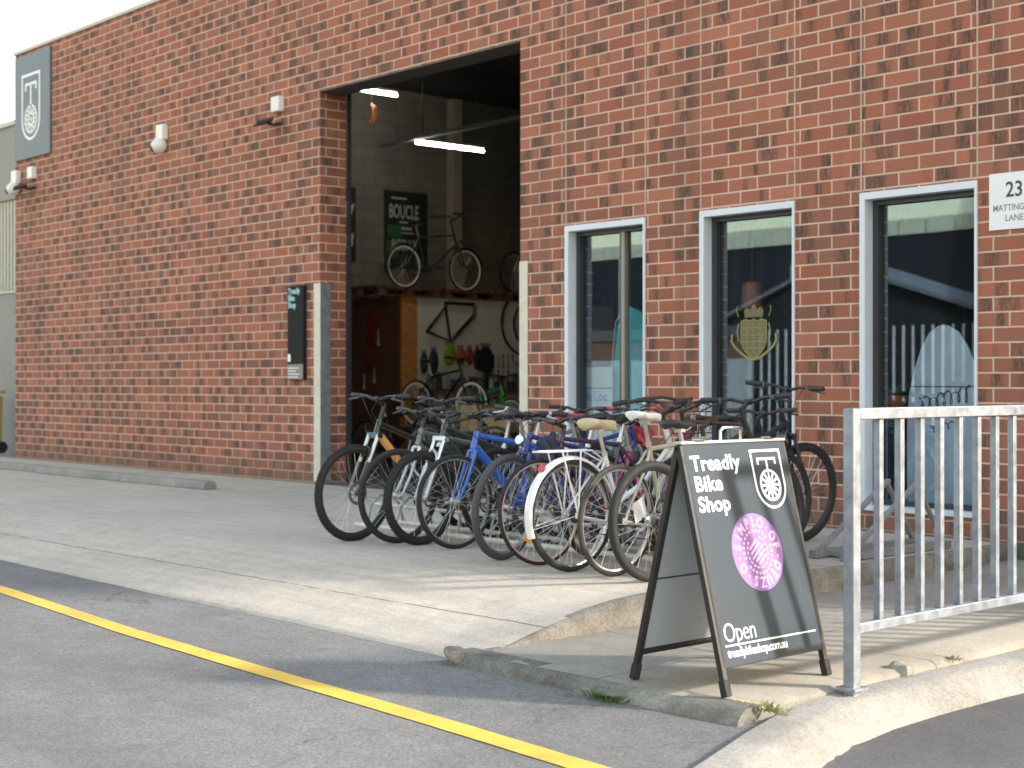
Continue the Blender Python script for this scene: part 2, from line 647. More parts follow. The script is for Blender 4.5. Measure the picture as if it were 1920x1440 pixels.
def letters_to_meshes():
    """turn the lettering of each thing into one mesh per ink"""
    bpy.context.view_layer.update()
    dg = bpy.context.evaluated_depsgraph_get()
    sets = {}
    for ob, name, parent, m in TEXTS:
        me = bpy.data.meshes.new_from_object(ob.evaluated_get(dg))
        Mx = ob.matrix_basis
        r = sets.setdefault((parent.name, m.name), (MB(), name, parent, m))
        r[0].add([Mx @ v.co for v in me.vertices], [tuple(p.vertices) for p in me.polygons])
    for ob, *_ in TEXTS:
        bpy.data.objects.remove(ob)
    for mb, name, parent, m in sets.values():
        mb.build(name, m, parent, smooth_=False, fix=False)


# shared materials
BRICK = brick_mat('red_brick', 0.309, 0.1102, [(0.32, 0.112, 0.072), (0.37, 0.138, 0.088), (0.22, 0.102, 0.075), (0.41, 0.152, 0.095), (0.29, 0.122, 0.086), (0.43, 0.170, 0.110)],
                  (0.68, 0.48, 0.375), (0.085, 0.062, 0.054), 1.0, mort_w=0.0085, z0=0.02)
CONC = ground_mat('driveway_concrete', (0.465, 0.40, 0.32), (0.535, 0.465, 0.38), 160, 0.38, big=0.45, bump=0.12,
                  joints=[(1, -4.62, 0.008, 0.0), (0, -13.9, 0.008, 0.02), (1, -2.05, 0.006, -0.01)], stain=(0.2, 0.18, 0.15), brush=0.35)
PAVE = ground_mat('pavement_concrete', (0.27, 0.24, 0.195), (0.37, 0.335, 0.275), 150, 0.35, big=0.8, bump=0.15,
                  joints=[(1, -3.7, 0.008, 0.0), (1, -2.3, 0.008, 0.0), (1, -0.9, 0.008, 0.0), (0, -4.68, 0.008, 0.0), (1, -4.75, 0.008, 0.1)], stain=(0.17, 0.15, 0.11))
KERB = ground_mat('kerb_concrete', (0.23, 0.215, 0.19), (0.33, 0.31, 0.275), 140, 0.5, big=1.4, bump=0.25, stain=(0.22, 0.2, 0.16))
OLDC = ground_mat('weathered_concrete', (0.13, 0.12, 0.10), (0.31, 0.285, 0.24), 120, 0.5, big=2.5, bump=0.4, stain=(0.07, 0.07, 0.05))
ASPH = ground_mat('asphalt', (0.165, 0.156, 0.145), (0.215, 0.203, 0.19), 150, 0.8, big=0.5, bump=0.4, stain=(0.10, 0.098, 0.094), wear=0.45)
DIRT = ground_mat('earth', (0.12, 0.11, 0.09), (0.2, 0.18, 0.15), 40, 0.4, big=0.1)
def worn_paint(name, col, under):
    m = bpy.data.materials.new(name)
    m.use_nodes = True
    nt = m.node_tree
    b = nt.nodes['Principled BSDF']
    b.inputs['Roughness'].default_value = 0.7
    tc = nt.nodes.new('ShaderNodeTexCoord')
    ob = tc.outputs['Object']
    fine = ntex(nt, ob, 95, 4, 0.75)
    big = ntex(nt, ob, 2.2, 5, 0.7)
    w = smooth(nt, 0.60, 0.70, mth(nt, 'ADD', mth(nt, 'MULTIPLY', fine, 0.65), mth(nt, 'MULTIPLY', big, 0.42)))
    c = mixc(nt, smooth(nt, 0.3, 0.75, big), col, (col[0] * .78, col[1] * .76, col[2] * .8))
    c = mixc(nt, mth(nt, 'MULTIPLY', w, 0.85), c, under)
    nt.links.new(c, b.inputs['Base Color'])
    bp = nt.nodes.new('ShaderNodeBump')
    bp.inputs['Strength'].default_value = 0.4
    bp.inputs['Distance'].default_value = 0.006
    nt.links.new(fine, bp.inputs['Height'])
    nt.links.new(bp.outputs[0], b.inputs['Normal'])
    return m


YEL = worn_paint('yellow_paint', (0.80, 0.52, 0.075), (0.19, 0.17, 0.14))
WHITE = mat('white_powder_coat', (0.66, 0.71, 0.79), 0.45, var=0.05)
GREYAL = mat('grey_aluminium', (0.42, 0.45, 0.49), 0.4, var=0.06)
GALV = mat('galvanised_steel', (0.28, 0.315, 0.36), 0.45, 0.4, var=0.22, vs=16, bump=0.06)
GALVD = mat('dull_galvanised', (0.30, 0.31, 0.30), 0.5, 0.4, var=0.18, vs=14)
STEELW = mat('pale_steel', (0.62, 0.58, 0.50), 0.5, 0.1, var=0.12, vs=7)
BLACK = mat('black_paint', (0.018, 0.018, 0.019), 0.38, var=0.2)
BLACKM = mat('black_plastic', (0.022, 0.022, 0.024), 0.55, var=0.2)
RUBBER = mat('tyre_rubber', (0.020, 0.0195, 0.019), 0.75, var=0.25, vs=20)
RUBBERG = mat('grey_tyre_rubber', (0.07, 0.07, 0.074), 0.7, var=0.2, vs=20)
TANT = mat('tan_wall_rubber', (0.048, 0.038, 0.028), 0.7, var=0.2, vs=20)
CHROME = mat('polished_alloy', (0.72, 0.73, 0.74), 0.22, 1.0, var=0.1)
SILVER = mat('silver_alloy', (0.58, 0.58, 0.58), 0.38, 0.8, var=0.12)
DSTEEL = mat('dark_steel', (0.10, 0.10, 0.105), 0.42, 0.6, var=0.2)
GLASS = glass_mat()
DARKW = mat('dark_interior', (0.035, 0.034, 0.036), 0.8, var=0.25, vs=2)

# ------------------------------------------------------------ ground
def grid(xs, ys, zf):
    mb = MB()
    vs = [(x, y, zf(x, y)) for y in ys for x in xs]
    nx = len(xs)
    fs = [(j * nx + i, j * nx + i + 1, (j + 1) * nx + i + 1, (j + 1) * nx + i) for j in range(len(ys) - 1) for i in range(nx - 1)]
    return mb.add(vs, fs)


def lerp(a, b, t):
    return a + (b - a) * t


def frange(a, b, st):
    n = max(1, int(round((b - a) / st)))
    return [a + (b - a) * i / n for i in range(n + 1)]


def kerb_x(y):
    return -3.84 + max(0.0, -4.7 - y) * 0.37


def road_z(x, y):
    t = min(1, max(0, (x - kerb_x(y)) / 0.2))
    return -0.23 - 0.075 * t


g = grid([-600, -100, 100, 600], [-600, -100, 100, 600], lambda x, y: -0.42)
tag(g.build('ground', DIRT, fix=False), kind='structure')
xs = [-70, -50, -40, -30] + frange(-24, -4, 0.5) + frange(-3.9, -1.5, 0.05) + frange(-1, 4, 0.5) + [10, 25]
ys = [-40, -30, -20, -15] + frange(-12, -4, 0.25) + [0, 10, 25]
g = grid(xs, ys, road_z)
DASPH = ground_mat('dark_asphalt', (0.105, 0.10, 0.096), (0.15, 0.144, 0.138), 170, 0.6, big=0.6, bump=0.4, stain=(0.06, 0.06, 0.06), wear=0.6)
o = g.build('road', [ASPH, DASPH], fix=False)
for p_ in o.data.polygons:
    if p_.center.x > kerb_x(p_.center.y) + .1:
        p_.material_index = 1
tag(o, kind='structure')


def edge_y(x):
    return -5.02 - 0.012 * (x + 9) + 0.025 * (noise.noise(Vector((x * 1.3, 3, 0)))) + 0.012 * noise.noise(Vector((x * 5, 7, 0)))


def ramp_z(y):
    t_ = min(1, max(0, (-3.75 - y) / 1.25))
    return -0.205 * t_ ** 1.9


mb = MB()
XS = [-48, -36, -30] + frange(-26, -5.56, 0.12)
prof = []
for x in XS:
    e = edge_y(x)
    prof.append([(x, -0.002, 0.0), (x, -2.2, 0.0)] + [(x, lerp(-3.75, e + .03, k_ / 9), ramp_z(lerp(-3.75, -5.0, k_ / 9))) for k_ in range(10)] + [(x, e, -0.218), (x, e - 0.012, -0.25), (x, e - 0.012, -0.41)])
P = len(prof[0])
vs = [p for r in prof for p in r]
fs = []
for i in range(len(XS) - 1):
    for k in range(P - 1):
        fs.append((i * P + k, (i + 1) * P + k, (i + 1) * P + k + 1, i * P + k + 1))
mb.add(vs, fs)
o = mb.build('driveway', CONC, fix=False, ang=60)
tag(o, kind='structure')


def pave_z(y):
    return -0.17 + 0.06 * (y + 5.15) / 5.15


# step face at the end of the driveway: an old rough concrete edge
mb = MB()
n_ = 120
rows = []
for i in range(n_ + 1):
    y = lerp(-0.01, -5.0, i / n_)
    zt = max(ramp_z(y), -0.172)
    jx = 0.008 * noise.noise(Vector((y * 1.7, 1, 0))) + 0.003 * noise.noise(Vector((y * 9, 4, 0)))
    rows.append([(-5.60, y, zt + 0.0035), (-5.555 + jx * .4, y, zt + 0.0035), (-5.535 + jx, y, zt - 0.014), (-5.53 + jx, y, min(zt - 0.02, lerp(zt, -.17, .5))), (-5.525 + jx, y, -0.35)])
mb.add([p for r in rows for p in r], [(i * 5 + k, i * 5 + k + 1, (i + 1) * 5 + k + 1, (i + 1) * 5 + k) for i in range(n_) for k in range(4)])
tag(mb.build('kerb_step', OLDC, ang=50), kind='structure')

# raised footpath between driveway end and cross street
mb = MB()
ysr = frange(-5.13, 0.0, 0.1)
rows = []
for y in ysr:
    xr = -3.86 + 0.01 * noise.noise(Vector((y * 4, 9, 0)))
    rows.append([(-5.53, y, pave_z(y)), (-4.7, y, pave_z(y) + .004), (xr - 0.03, y, pave_z(y)), (xr, y, pave_z(y) - 0.02), (xr, y, -0.4)])
mb.add([p for r in rows for p in r], [(i * 5 + k, i * 5 + k + 1, (i + 1) * 5 + k + 1, (i + 1) * 5 + k) for i in range(len(rows) - 1) for k in range(4)])
o = mb.build('pavement', PAVE, ang=50)
tag(o, kind='structure')
# its weathered kerb face along the lane
mb = MB()
xsr = frange(-5.66, -3.84, 0.07)
rows = []
for x in xsr:
    j = 0.014 * noise.noise(Vector((x * 5, 2, 0))) + 0.008 * noise.noise(Vector((x * 17, 4, 0)))
    zt = pave_z(-5.13)
    dz = 0.012 * noise.noise(Vector((x * 7, 5, 3)))
    rows.append([(x, -5.02 + j * 2, zt + 0.0035), (x, -5.135 + j, zt + 0.002 + dz * .3), (x, -5.165 + j, zt - 0.02 + dz), (x, -5.19 + j * 1.6, zt - 0.05 + dz), (x, -5.2 + j * 2, -0.4)])
mb.add([p for r in rows for p in r], [(i * 5 + k, i * 5 + k + 1, (i + 1) * 5 + k + 1, (i + 1) * 5 + k) for i in range(len(rows) - 1) for k in range(4)])
N5 = len(rows)
mb.f.append((0, 1, 2, 3, 4)); mb.m.append(0)
mb.f.append(tuple((N5 - 1) * 5 + k for k in (4, 3, 2, 1, 0))); mb.m.append(0)
tag(mb.build('kerb_edge', OLDC, ang=50), kind='structure')

# light kerb sweeping along the cross street
path = [(-3.02, -6.9), (-3.2, -6.4), (-3.42, -5.8), (-3.61, -5.3), (-3.735, -4.9), (-3.80, -4.5), (-3.82, -4.1), (-3.82, -3.6), (-3.80, -3.0), (-3.80, -1.5), (-3.80, 0.5), (-3.80, 6)]
pp = []
for i in range(len(path) - 1):
    for k in range(6):
        t = k / 6
        pp.append((lerp(path[i][0], path[i + 1][0], t), lerp(path[i][1], path[i + 1][1], t)))
pp.append(path[-1])
rows = []
for i, (x, y) in enumerate(pp):
    a, b = Vector(pp[max(0, i - 1)]), Vector(pp[min(len(pp) - 1, i + 1)])
    t = (b - a).normalized()
    nrm = Vector((t.y, -t.x))         # towards +X
    s = min(1, i / 8)
    zt = lerp(-0.29, -0.188, s) + 0.004 * noise.noise(Vector((x * 8, y * 8, 0)))
    q = lambda d, z: (x + nrm.x * d, y + nrm.y * d, z)
    rows.append([q(-0.07, -0.4), q(-0.065, zt - 0.012), q(-0.055, zt), q(0.06, zt - 0.004), q(0.095, zt - 0.018), q(0.225, lerp(zt, -.32, .9)), q(0.24, -0.42)])
mb = MB()
mb.add([p for r in rows for p in r], [(i * 7 + k, i * 7 + k + 1, (i + 1) * 7 + k + 1, (i + 1) * 7 + k) for i in range(len(rows) - 1) for k in range(6)])
mb.f.append(tuple(range(7))); mb.m.append(0)
tag(mb.build('kerb', KERB, ang=50), kind='structure')

# yellow line painted on the lane
mb = MB()
L = [(-40, -4.9), (-20, -5.42), (-9.8, -5.69), (-7.6, -5.885), (-6.2, -5.96), (-4.65, -6.03), (-3.75, -6.09), (-3.5, -6.1)]
pts = []
for i in range(len(L) - 1):
    for k in range(10):
        pts.append((lerp(L[i][0], L[i + 1][0], k / 10), lerp(L[i][1], L[i + 1][1], k / 10)))
pts.append(L[-1])
vs = []
for x, y in pts:
    w = 0.062 + 0.004 * noise.noise(Vector((x * 6, 0, 1)))
    vs += [(x, y - w, road_z(x, y - w) + 0.004), (x, y + w, road_z(x, y + w) + 0.004)]
mb.add(vs, [(2 * i, 2 * i + 2, 2 * i + 3, 2 * i + 1) for i in range(len(pts) - 1)])
tag(mb.build('road_marking', YEL, fix=False), kind='structure')

# ------------------------------------------------------------ brick building
BX0, BX1 = -22.4, -1.1
TOPZ = 6.25
DOOR = (-14.18, -10.78, -0.05, 4.52)
WINS = [(-10.14, -9.12), (-8.47, -7.47), (-6.83, -5.82)]
WZ0, WZ1 = 0.17, 2.64


def wall_holes(mb, x0, x1, z0, z1, holes, y0, y1):
    xs = sorted({x0, x1, *[h[0] for h in holes], *[h[1] for h in holes]})
    zs = sorted({z0, z1, *[h[2] for h in holes], *[h[3] for h in holes]})

    def solid(i, j):
        if i < 0 or j < 0 or i >= len(xs) - 1 or j >= len(zs) - 1:
            return False
        cx, cz = (xs[i] + xs[i + 1]) / 2, (zs[j] + zs[j + 1]) / 2
        return not any(h[0] < cx < h[1] and h[2] < cz < h[3] for h in holes)
    for i in range(len(xs) - 1):
        for j in range(len(zs) - 1):
            if not solid(i, j):
                continue
            a, b, c, d = xs[i], xs[i + 1], zs[j], zs[j + 1]
            mb.add([(a, y0, c), (b, y0, c), (b, y0, d), (a, y0, d)], [(0, 1, 2, 3)])
            mb.add([(a, y1, c), (b, y1, c), (b, y1, d), (a, y1, d)], [(3, 2, 1, 0)])
            if not solid(i - 1, j): mb.add([(a, y0, c), (a, y0, d), (a, y1, d), (a, y1, c)], [(0, 1, 2, 3)])
            if not solid(i + 1, j): mb.add([(b, y0, c), (b, y0, d), (b, y1, d), (b, y1, c)], [(3, 2, 1, 0)])
            if not solid(i, j - 1): mb.add([(a, y0, c), (b, y0, c), (b, y1, c), (a, y1, c)], [(3, 2, 1, 0)])
            if not solid(i, j + 1): mb.add([(a, y0, d), (b, y0, d), (b, y1, d), (a, y1, d)], [(0, 1, 2, 3)])


BL = (BX0, 0, 0)
bld = thing('brick_building', 'red brick workshop building with a tall open doorway and three narrow shop windows', 'building', (0, 0, 0))
mb = MB()
holes = [DOOR] + [(a, b, WZ0, WZ1) for a, b in WINS]
wall_holes(mb, BX0, BX1, -0.4, TOPZ, holes, 0.0, 0.36)
mb.build('wall', BRICK, bld, smooth_=False, fix=False)
mb = MB()
mb.box(BX0, BX0 + 0.3, 0.361, 15, -0.4, TOPZ - 0.002)
mb.box(BX1 - 0.3, BX1, 0.361, 15, -0.4, TOPZ - 0.002)
mb.box(BX0, BX1, 15.001, 15.3, -0.4, TOPZ - 0.002)
mb.build('wall', BRICK, bld, smooth_=False)
mb = MB()
mb.box(BX0 - 0.03, BX1 + 0.03, -0.025, 0.39, TOPZ + 0.001, TOPZ + 0.05)
mb.build('parapet_capping', mat('capping', (0.42, 0.4, 0.37), 0.5, 0.2), bld)
mb = MB()
mb.box(BX0 + 0.3, BX1 - 0.3, 0.362, 15, 5.75, 5.9)
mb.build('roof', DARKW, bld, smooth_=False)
# control joints running up above the window edges
MORT = mat('joint_mortar', (0.50, 0.36, 0.29), 0.9, var=0.2, vs=20)
mb = MB()
for a, b in WINS:
    for x in (a, b):
        mb.box(x - 0.007, x + 0.007, -0.0025, 0.003, WZ1 + 0.03, TOPZ - 0.01)
for x in (-10.62,):
    mb.box(x - 0.006, x + 0.006, -0.0025, 0.003, 4.6, TOPZ - 0.01)
mb.build('control_joint', MORT, bld)
# interior block wall, floor
BLOCK = brick_mat('cream_block', 0.4, 0.2, [(0.185, 0.172, 0.148), (0.205, 0.192, 0.163), (0.17, 0.158, 0.137)], (0.13, 0.12, 0.103), (0.2, 0.18, 0.14), 0.0, mort_w=0.006)
mb = MB()
mb.box(-18.6, -18.45, 0.37, 14.9, 0.005, 5.74)
mb.build('inner_wall', BLOCK, bld, smooth_=False)
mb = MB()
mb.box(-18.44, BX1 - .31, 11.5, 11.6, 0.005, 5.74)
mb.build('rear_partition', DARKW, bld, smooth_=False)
mb = MB()
mb.box(BX0 + .31, BX1 - .31, -0.001, 14.98, -0.3, 0.002)
mb.build('floor', mat('workshop_floor', (0.10, 0.095, 0.09), 0.5, var=0.3, vs=1.5), bld, smooth_=False)
mb = MB()
mb.bar((-17.0, 3.0, 4.55), (-10.6, 3.0, 4.55), 0.10, 0.045)
mb.build('roof_beam', mat('beam_grey', (0.20, 0.20, 0.195), 0.6), bld)
mb = MB()
mb.box(-18.44, -18.26, 5.42, 5.6, 0.01, 5.7)
mb.build('wall_post', mat('cream_post', (0.36, 0.33, 0.24), 0.6), bld)

# door lining: dark roller shutter guide inside the left reveal, head box
mb = MB()
mb.box(-14.168, -14.14, 0.362, 0.41, 0.01, 4.6)
mb.build('shutter_guide', mat('dark_guide', (0.055, 0.058, 0.064), 0.45, 0.3), bld)
mb = MB()
mb.box(-10.86, -10.795, 0.362, 0.46, 0.01, 4.6)
mb.build('shutter_guide', mat('dark_guide', (0.055, 0.058, 0.064), 0.45, 0.3), bld)
mb = MB()
mb.tube([(-14.3, 0.68, 5.0), (-10.6, 0.68, 5.0)], 0.24, 24)
mb.build('roller_shutter', mat('shutter_drum', (0.012, 0.011, 0.011), 0.8), bld)
mb = MB()
mb.box(-14.17, -10.79, -0.0, 0.34, 4.506, 4.517)
mb.build('door_lintel', mat('lintel', (0.10, 0.085, 0.08), 0.6), bld)

# steel corner guards
mb = MB()
mb.box(-14.30, -14.172, -0.007, -0.0005, 0.03, 2.31)
mb.cur = 1  # return flange of the same angle: its shade is put into a darker colour
mb.box(-14.1795, -14.172, -0.0005, 0.14, 0.03, 2.31)
mb.cur = 0
for z in (0.4, 1.15, 1.95):
    mb.tube([(-14.24, -0.014, z), (-14.24, -0.006, z)], 0.012, 10)
mb.build('corner_guard', [STEELW, GALV], bld)
mb = MB()
mb.box(-10.786, -10.67, -0.008, -0.0005, 0.03, 2.35)
for z in (0.4, 1.15, 1.95):
    mb.tube([(-10.73, -0.014, z), (-10.73, -0.006, z)], 0.012, 10)
o = mb.build('corner_guard', STEELW, bld)

# windows
for i, (a, b) in enumerate(WINS):
    fw = 0.045
    mb = MB()
    y0, y1 = -0.018, 0.17
    mb.box(a - 0.004, a + fw, y0, y1, WZ0 - 0.004, WZ1 + 0.004)
    mb.box(b - 0.016, b + 0.004, y0, y1, WZ0 - 0.004, WZ1 + 0.004)
    mb.box(a + fw + .0005, b - 0.0165, y0, y1, WZ1 - 0.05, WZ1 + 0.004)
    mb.box(a + fw + .0005, b - 0.0165, y0, y1, WZ0 - 0.004, WZ0 + 0.035)
    w = mb.build('window', WHITE, bld)
    mb = MB()
    ya, yb = 0.09, 0.168
    mb.box(a + fw + .001, a + fw + 0.05, ya, yb, WZ0 + 0.036, WZ1 - 0.051)
    mb.box(b - 0.06, b - 0.017, ya, yb, WZ0 + 0.036, WZ1 - 0.051)
    mb.box(a + fw + 0.051, b - 0.061, ya, yb, WZ1 - 0.09, WZ1 - 0.051)
    mb.box(a + fw + 0.051, b - 0.061, ya, yb, WZ0 + 0.036, WZ0 + 0.075)
    if i == 0:
        xm = -9.50
        mb.box(xm - 0.035, xm - 0.012, ya + .01, yb - .01, WZ0 + 0.076, WZ1 - 0.091)
        mb.cur = 1
        mb.box(xm - 0.0115, xm + 0.03, ya + .005, yb - .01, WZ0 + 0.076, WZ1 - 0.091)
        mb.cur = 0
    mb.build('sash', [mat('dark_sash', (0.045, 0.05, 0.06), 0.4, 0.2), mat('mullion_grey', (.30, .27, .24), .5)], w)
    mb = MB()
    mb.box(a + fw + 0.02, b - 0.03, 0.135, 0.141, WZ0 + 0.05, WZ1 - 0.06)
    mb.build('pane', GLASS, w, smooth_=False)
    if i == 1:
        # gold crest decal on the glass
        GOLD = decal_mat('gold_decal', (0.40, 0.35, 0.14), 0.6)
        GOLDF = decal_mat('gold_fill', (0.30, 0.28, 0.14), 0.38)
        cx, cz, yy = -8.0, 1.56, 0.1345
        mb = MB()
        sh = [(-.17, .15), (-.17, -.06), (-.13, -.14), (-.07, -.20), (0, -.23), (.07, -.20), (.13, -.14), (.17, -.06), (.17, .15), (.1, .17), (.05, .15), (0, .17), (-.05, .15), (-.1, .17)]
        mb.prism(sh, (cx, yy, cz), (1, 0, 0), (0, 0, 1), (0, -0.0015, 0))
        mb.prism([(-.12, .19), (.12, .19), (.13, .26), (.09, .30), (.05, .27), (0, .33), (-.05, .27), (-.09, .30), (-.13, .26)], (cx, yy, cz), (1, 0, 0), (0, 0, 1), (0, -0.0015, 0))
        mb.cur = 1
        O = dict(o=(cx, yy - .002, cz), u=(1, 0, 0), v=(0, 0, 1), t=(0, -0.001, 0))
        mb.stroke(sh, 0.012, closed=True, **O)
        for zz in (-.13, -.06, .01, .08):
            mb.stroke([(-.15 + max(0, -zz - .06) * .6, zz), (.15 - max(0, -zz - .06) * .6, zz)], 0.009, **O)
        for xx in (-.08, 0, .08):
            mb.stroke([(xx, -.17), (xx, .14)], 0.008, **O)
        arc = [(-.29, .02), (-.30, -.05), (-.26, -.11), (-.18, -.17), (-.09, -.225), (0, -.245), (.09, -.225), (.18, -.17), (.26, -.11), (.30, -.05), (.29, .02)]
        mb.stroke(arc, 0.026, **O)
        for sgn in (-1, 1):
            mb.stroke([(sgn * .2, .2), (sgn * .23, .26), (sgn * .22, .31)], 0.01, **O)
            mb.stroke([(sgn * .20, -.06), (sgn * .22, .04), (sgn * .2, .13)], 0.016, **O)
        mb.xf(Matrix.Translation((cx, yy, cz)) @ Matrix.Diagonal((.8, 1, .82, 1)) @ Matrix.Translation((-cx, -yy, -cz)))
        mb.build('crest_decal', [GOLDF, GOLD], w)

# ------------------------------------------------------------ things on the facade
SB = mat('sign_blue', (0.085, 0.125, 0.185), 0.5, var=0.05)
LETW = mat('white_vinyl', (0.82, 0.83, 0.84), 0.5, var=0.03)


def emblem(mb, o, u, v, t, W, H, lw):
    """shield outline with a T on a spoked wheel; origin = centre of the shield's top edge"""
    w = W / 2
    r = w
    pts = [(-w, 0), (w, 0), (w, -(H - r))]
    pts += [(r * cos(a), -(H - r) + r * sin(a) * 1.0) for a in [-pi * k / 14 for k in range(1, 14)]]
    pts += [(-w, -(H - r))]
    A = dict(o=o, u=u, v=v, t=t)
    mb.stroke(pts, lw, closed=True, **A)
    i = W * 0.20
    wc = -(H - r) - 0.0 * H
    R1 = w * 0.66
    top = -H * 0.145
    mb.stroke([(-w + i, top - H * .10), (-w + i, top), (w - i, top), (w - i, top - H * .10)], lw * 1.0, **A)
    mb.stroke([(0, top), (0, wc + R1)], lw * 1.1, **A)
    mb.stroke([(R1 * cos(2 * pi * k / 28), wc + R1 * sin(2 * pi * k / 28)) for k in range(28)], lw * 1.15, closed=True, **A)
    rh = R1 * 0.2
    mb.stroke([(rh * cos(2 * pi * k / 12), wc + rh * sin(2 * pi * k / 12)) for k in range(12)], lw * 1.3, closed=True, **A)
    for k in range(12):
        a = 2 * pi * k / 12 + pi / 2
        mb.stroke([(rh * cos(a), wc + rh * sin(a)), (R1 * cos(a), wc + R1 * sin(a))], lw * .95, **A)


t = thing('wall_sign', 'dark blue square sign with white shield emblem at the top corner of the brick wall', 'sign', (-21.75, -0.02, 5.4))
mb = MB()
mb.box(-22.36, -21.13, -0.03, -0.001, 4.6, 6.2)
mb.build('board', SB, t, off=t.location, bevel=0.003)
mb = MB()
emblem(mb, (-21.78, -0.0305, 5.87), (1, 0, 0), (0, 0, 1), (0, -0.003, 0), 0.60, 0.98, 0.04)
mb.build('emblem', LETW, t, off=t.location)

t = thing('notice_sign', 'tall narrow black shop sign beside the left steel corner guard', 'sign', (-14.6, -0.02, 1.75))
mb = MB()
mb.box(-14.775, -14.45, -0.05, -0.001, 1.2, 2.3)
mb.build('board', mat('notice_black', (.016, .018, .02), .7, spec=.15), t, off=t.location, bevel=0.003)
TEAL = mat('teal_vinyl', (0.35, 0.66, 0.72), 0.5, var=.03)
for k, wd in enumerate(('Treadly', 'Bike', 'Shop')):
    text('lettering', wd, 0.098, (-14.76 - t.location.x, -0.0515 - t.location.y, 2.205 - k * 0.082 - t.location.z), (1, 0, 0), (0, 0, 1), TEAL, t, 0.001, 0.002, sx=.8)
mb = MB()
mb.box(-14.774, -14.455, -0.0525, -0.0505, 1.205, 1.38)
mb.build('lower_panel', mat('sign_grey', (0.20, 0.21, 0.21), 0.5), t, off=t.location)
mb = MB()
mb.box(-14.765, -14.71, -0.054, -0.0505, 1.41, 1.5)
for k, w in enumerate((.2, .24, .16, .22)):
    mb.box(-14.76, -14.76 + w, -0.0545, -0.0528, 1.225 + k * .035, 1.236 + k * .035)
mb.build('small_print', LETW, t, off=t.location)

t = thing('address_sign', 'white street number plate reading 23 beside the right window', 'sign', (-5.52, -0.01, 2.45))
mb = MB()
mb.box(-5.72, -5.32, -0.012, -0.001, 2.265, 2.675)
mb.build('plate', mat('plate_white', (0.80, 0.80, 0.84), 0.4, var=.03), t, off=t.location, bevel=0.002)
mb = MB()
for sx_ in (-5.695, -5.345):
    for sz_ in (2.29, 2.65):
        mb.tube([(sx_, -.0135, sz_), (sx_, -.0115, sz_)], .006, 8)
mb.build('fixing_screw', SILVER, t, off=t.location)
DK = mat('sign_ink', (0.04, 0.045, 0.055), 0.5)
GK = mat('sign_ink_grey', (0.22, 0.23, 0.26), 0.5)
lx = lambda x, z: (x - t.location.x, -0.0125 - t.location.y, z - t.location.z)
text('lettering', '23', 0.155, lx(-5.52, 2.50), (1, 0, 0), (0, 0, 1), DK, t, 0.001, 0.002, 'CENTER', sx=.9)
text('lettering', 'MATTINGLEY', 0.066, lx(-5.52, 2.40), (1, 0, 0), (0, 0, 1), GK, t, 0.001, 0.0006, 'CENTER', sx=.85)
text('lettering', 'LANE', 0.066, lx(-5.52, 2.325), (1, 0, 0), (0, 0, 1), GK, t, 0.001, 0.0006, 'CENTER', sx=.9)

CAMW = mat('camera_white', (0.78, 0.76, 0.73), 0.4, var=.04)
SEN = 'security fittings on the brick wall'


def security_camera(x, z, label, box=True, rz=0.0):
    t = thing('security_camera', label, 'camera', (x, 0, z), 0, SEN)
    mb = MB()
    mb.box(-0.09, 0.09, -0.09, -0.001, 0.0, 0.20)
    mb.build('junction_box', CAMW, t, bevel=0.012)
    mb = MB()
    mb.tube([(0, -0.06, -0.001), (0, -0.07, -0.03)], 0.075, 20)
    mb.build('bracket', CAMW, t)
    mb = MB()
    mb.ball((0, -0.09, -0.085), 0.105, 1, 1, 0.92, 24, 14)
    e = mb.build('dome', CAMW, t)
    mb = MB()
    d = Vector((sin(rz), -cos(rz), -0.35)).normalized()
    c = Vector((0, -0.09, -0.085))
    mb.tube([c + d * 0.085, c + d * 0.115], 0.045, 18)
    mb.build('lens', BLACKM, e)
    return t


security_camera(-17.75, 4.38, 'white dome camera alone in the middle of the left brick wall', rz=-.5)
security_camera(-22.28, 4.25, 'white dome camera at the far left corner below the blue sign', rz=-.7)


def flood(x, z, label, rz):
    t = thing('floodlight', label, 'light', (x, 0, z), 0, 'wall floodlights with white boxes')
    mb = MB()
    mb.box(-0.085, 0.085, -0.085, -0.001, 0.10, 0.28)
    mb.build('junction_box', CAMW, t, bevel=0.01)
    mb = MB()
    mb.tube([(0, -0.002, -0.03), (0, -0.10, -0.06), (-0.03, -0.16, -0.04)], 0.018, 8)
    mb.build('bracket', BLACKM, t)
    mb = MB()
    c, s = cos(rz), sin(rz)
    ax, ay = Vector((c, s, 0)), Vector((-s, c, 0))
    mb.obox((-0.06, -0.20, -0.03), ax * 0.13, (ay * 0.10 + Vector((0, 0, .03))), Vector((0, 0, 0.018)))
    mb.build('lamp_head', BLACKM, t, bevel=0.004)
    return t


flood(-15.0, 4.28, 'black floodlight under a white box near the doorway top corner', -.4)
flood(-21.72, 4.17, 'black floodlight under a white box near the far left camera', -.4)

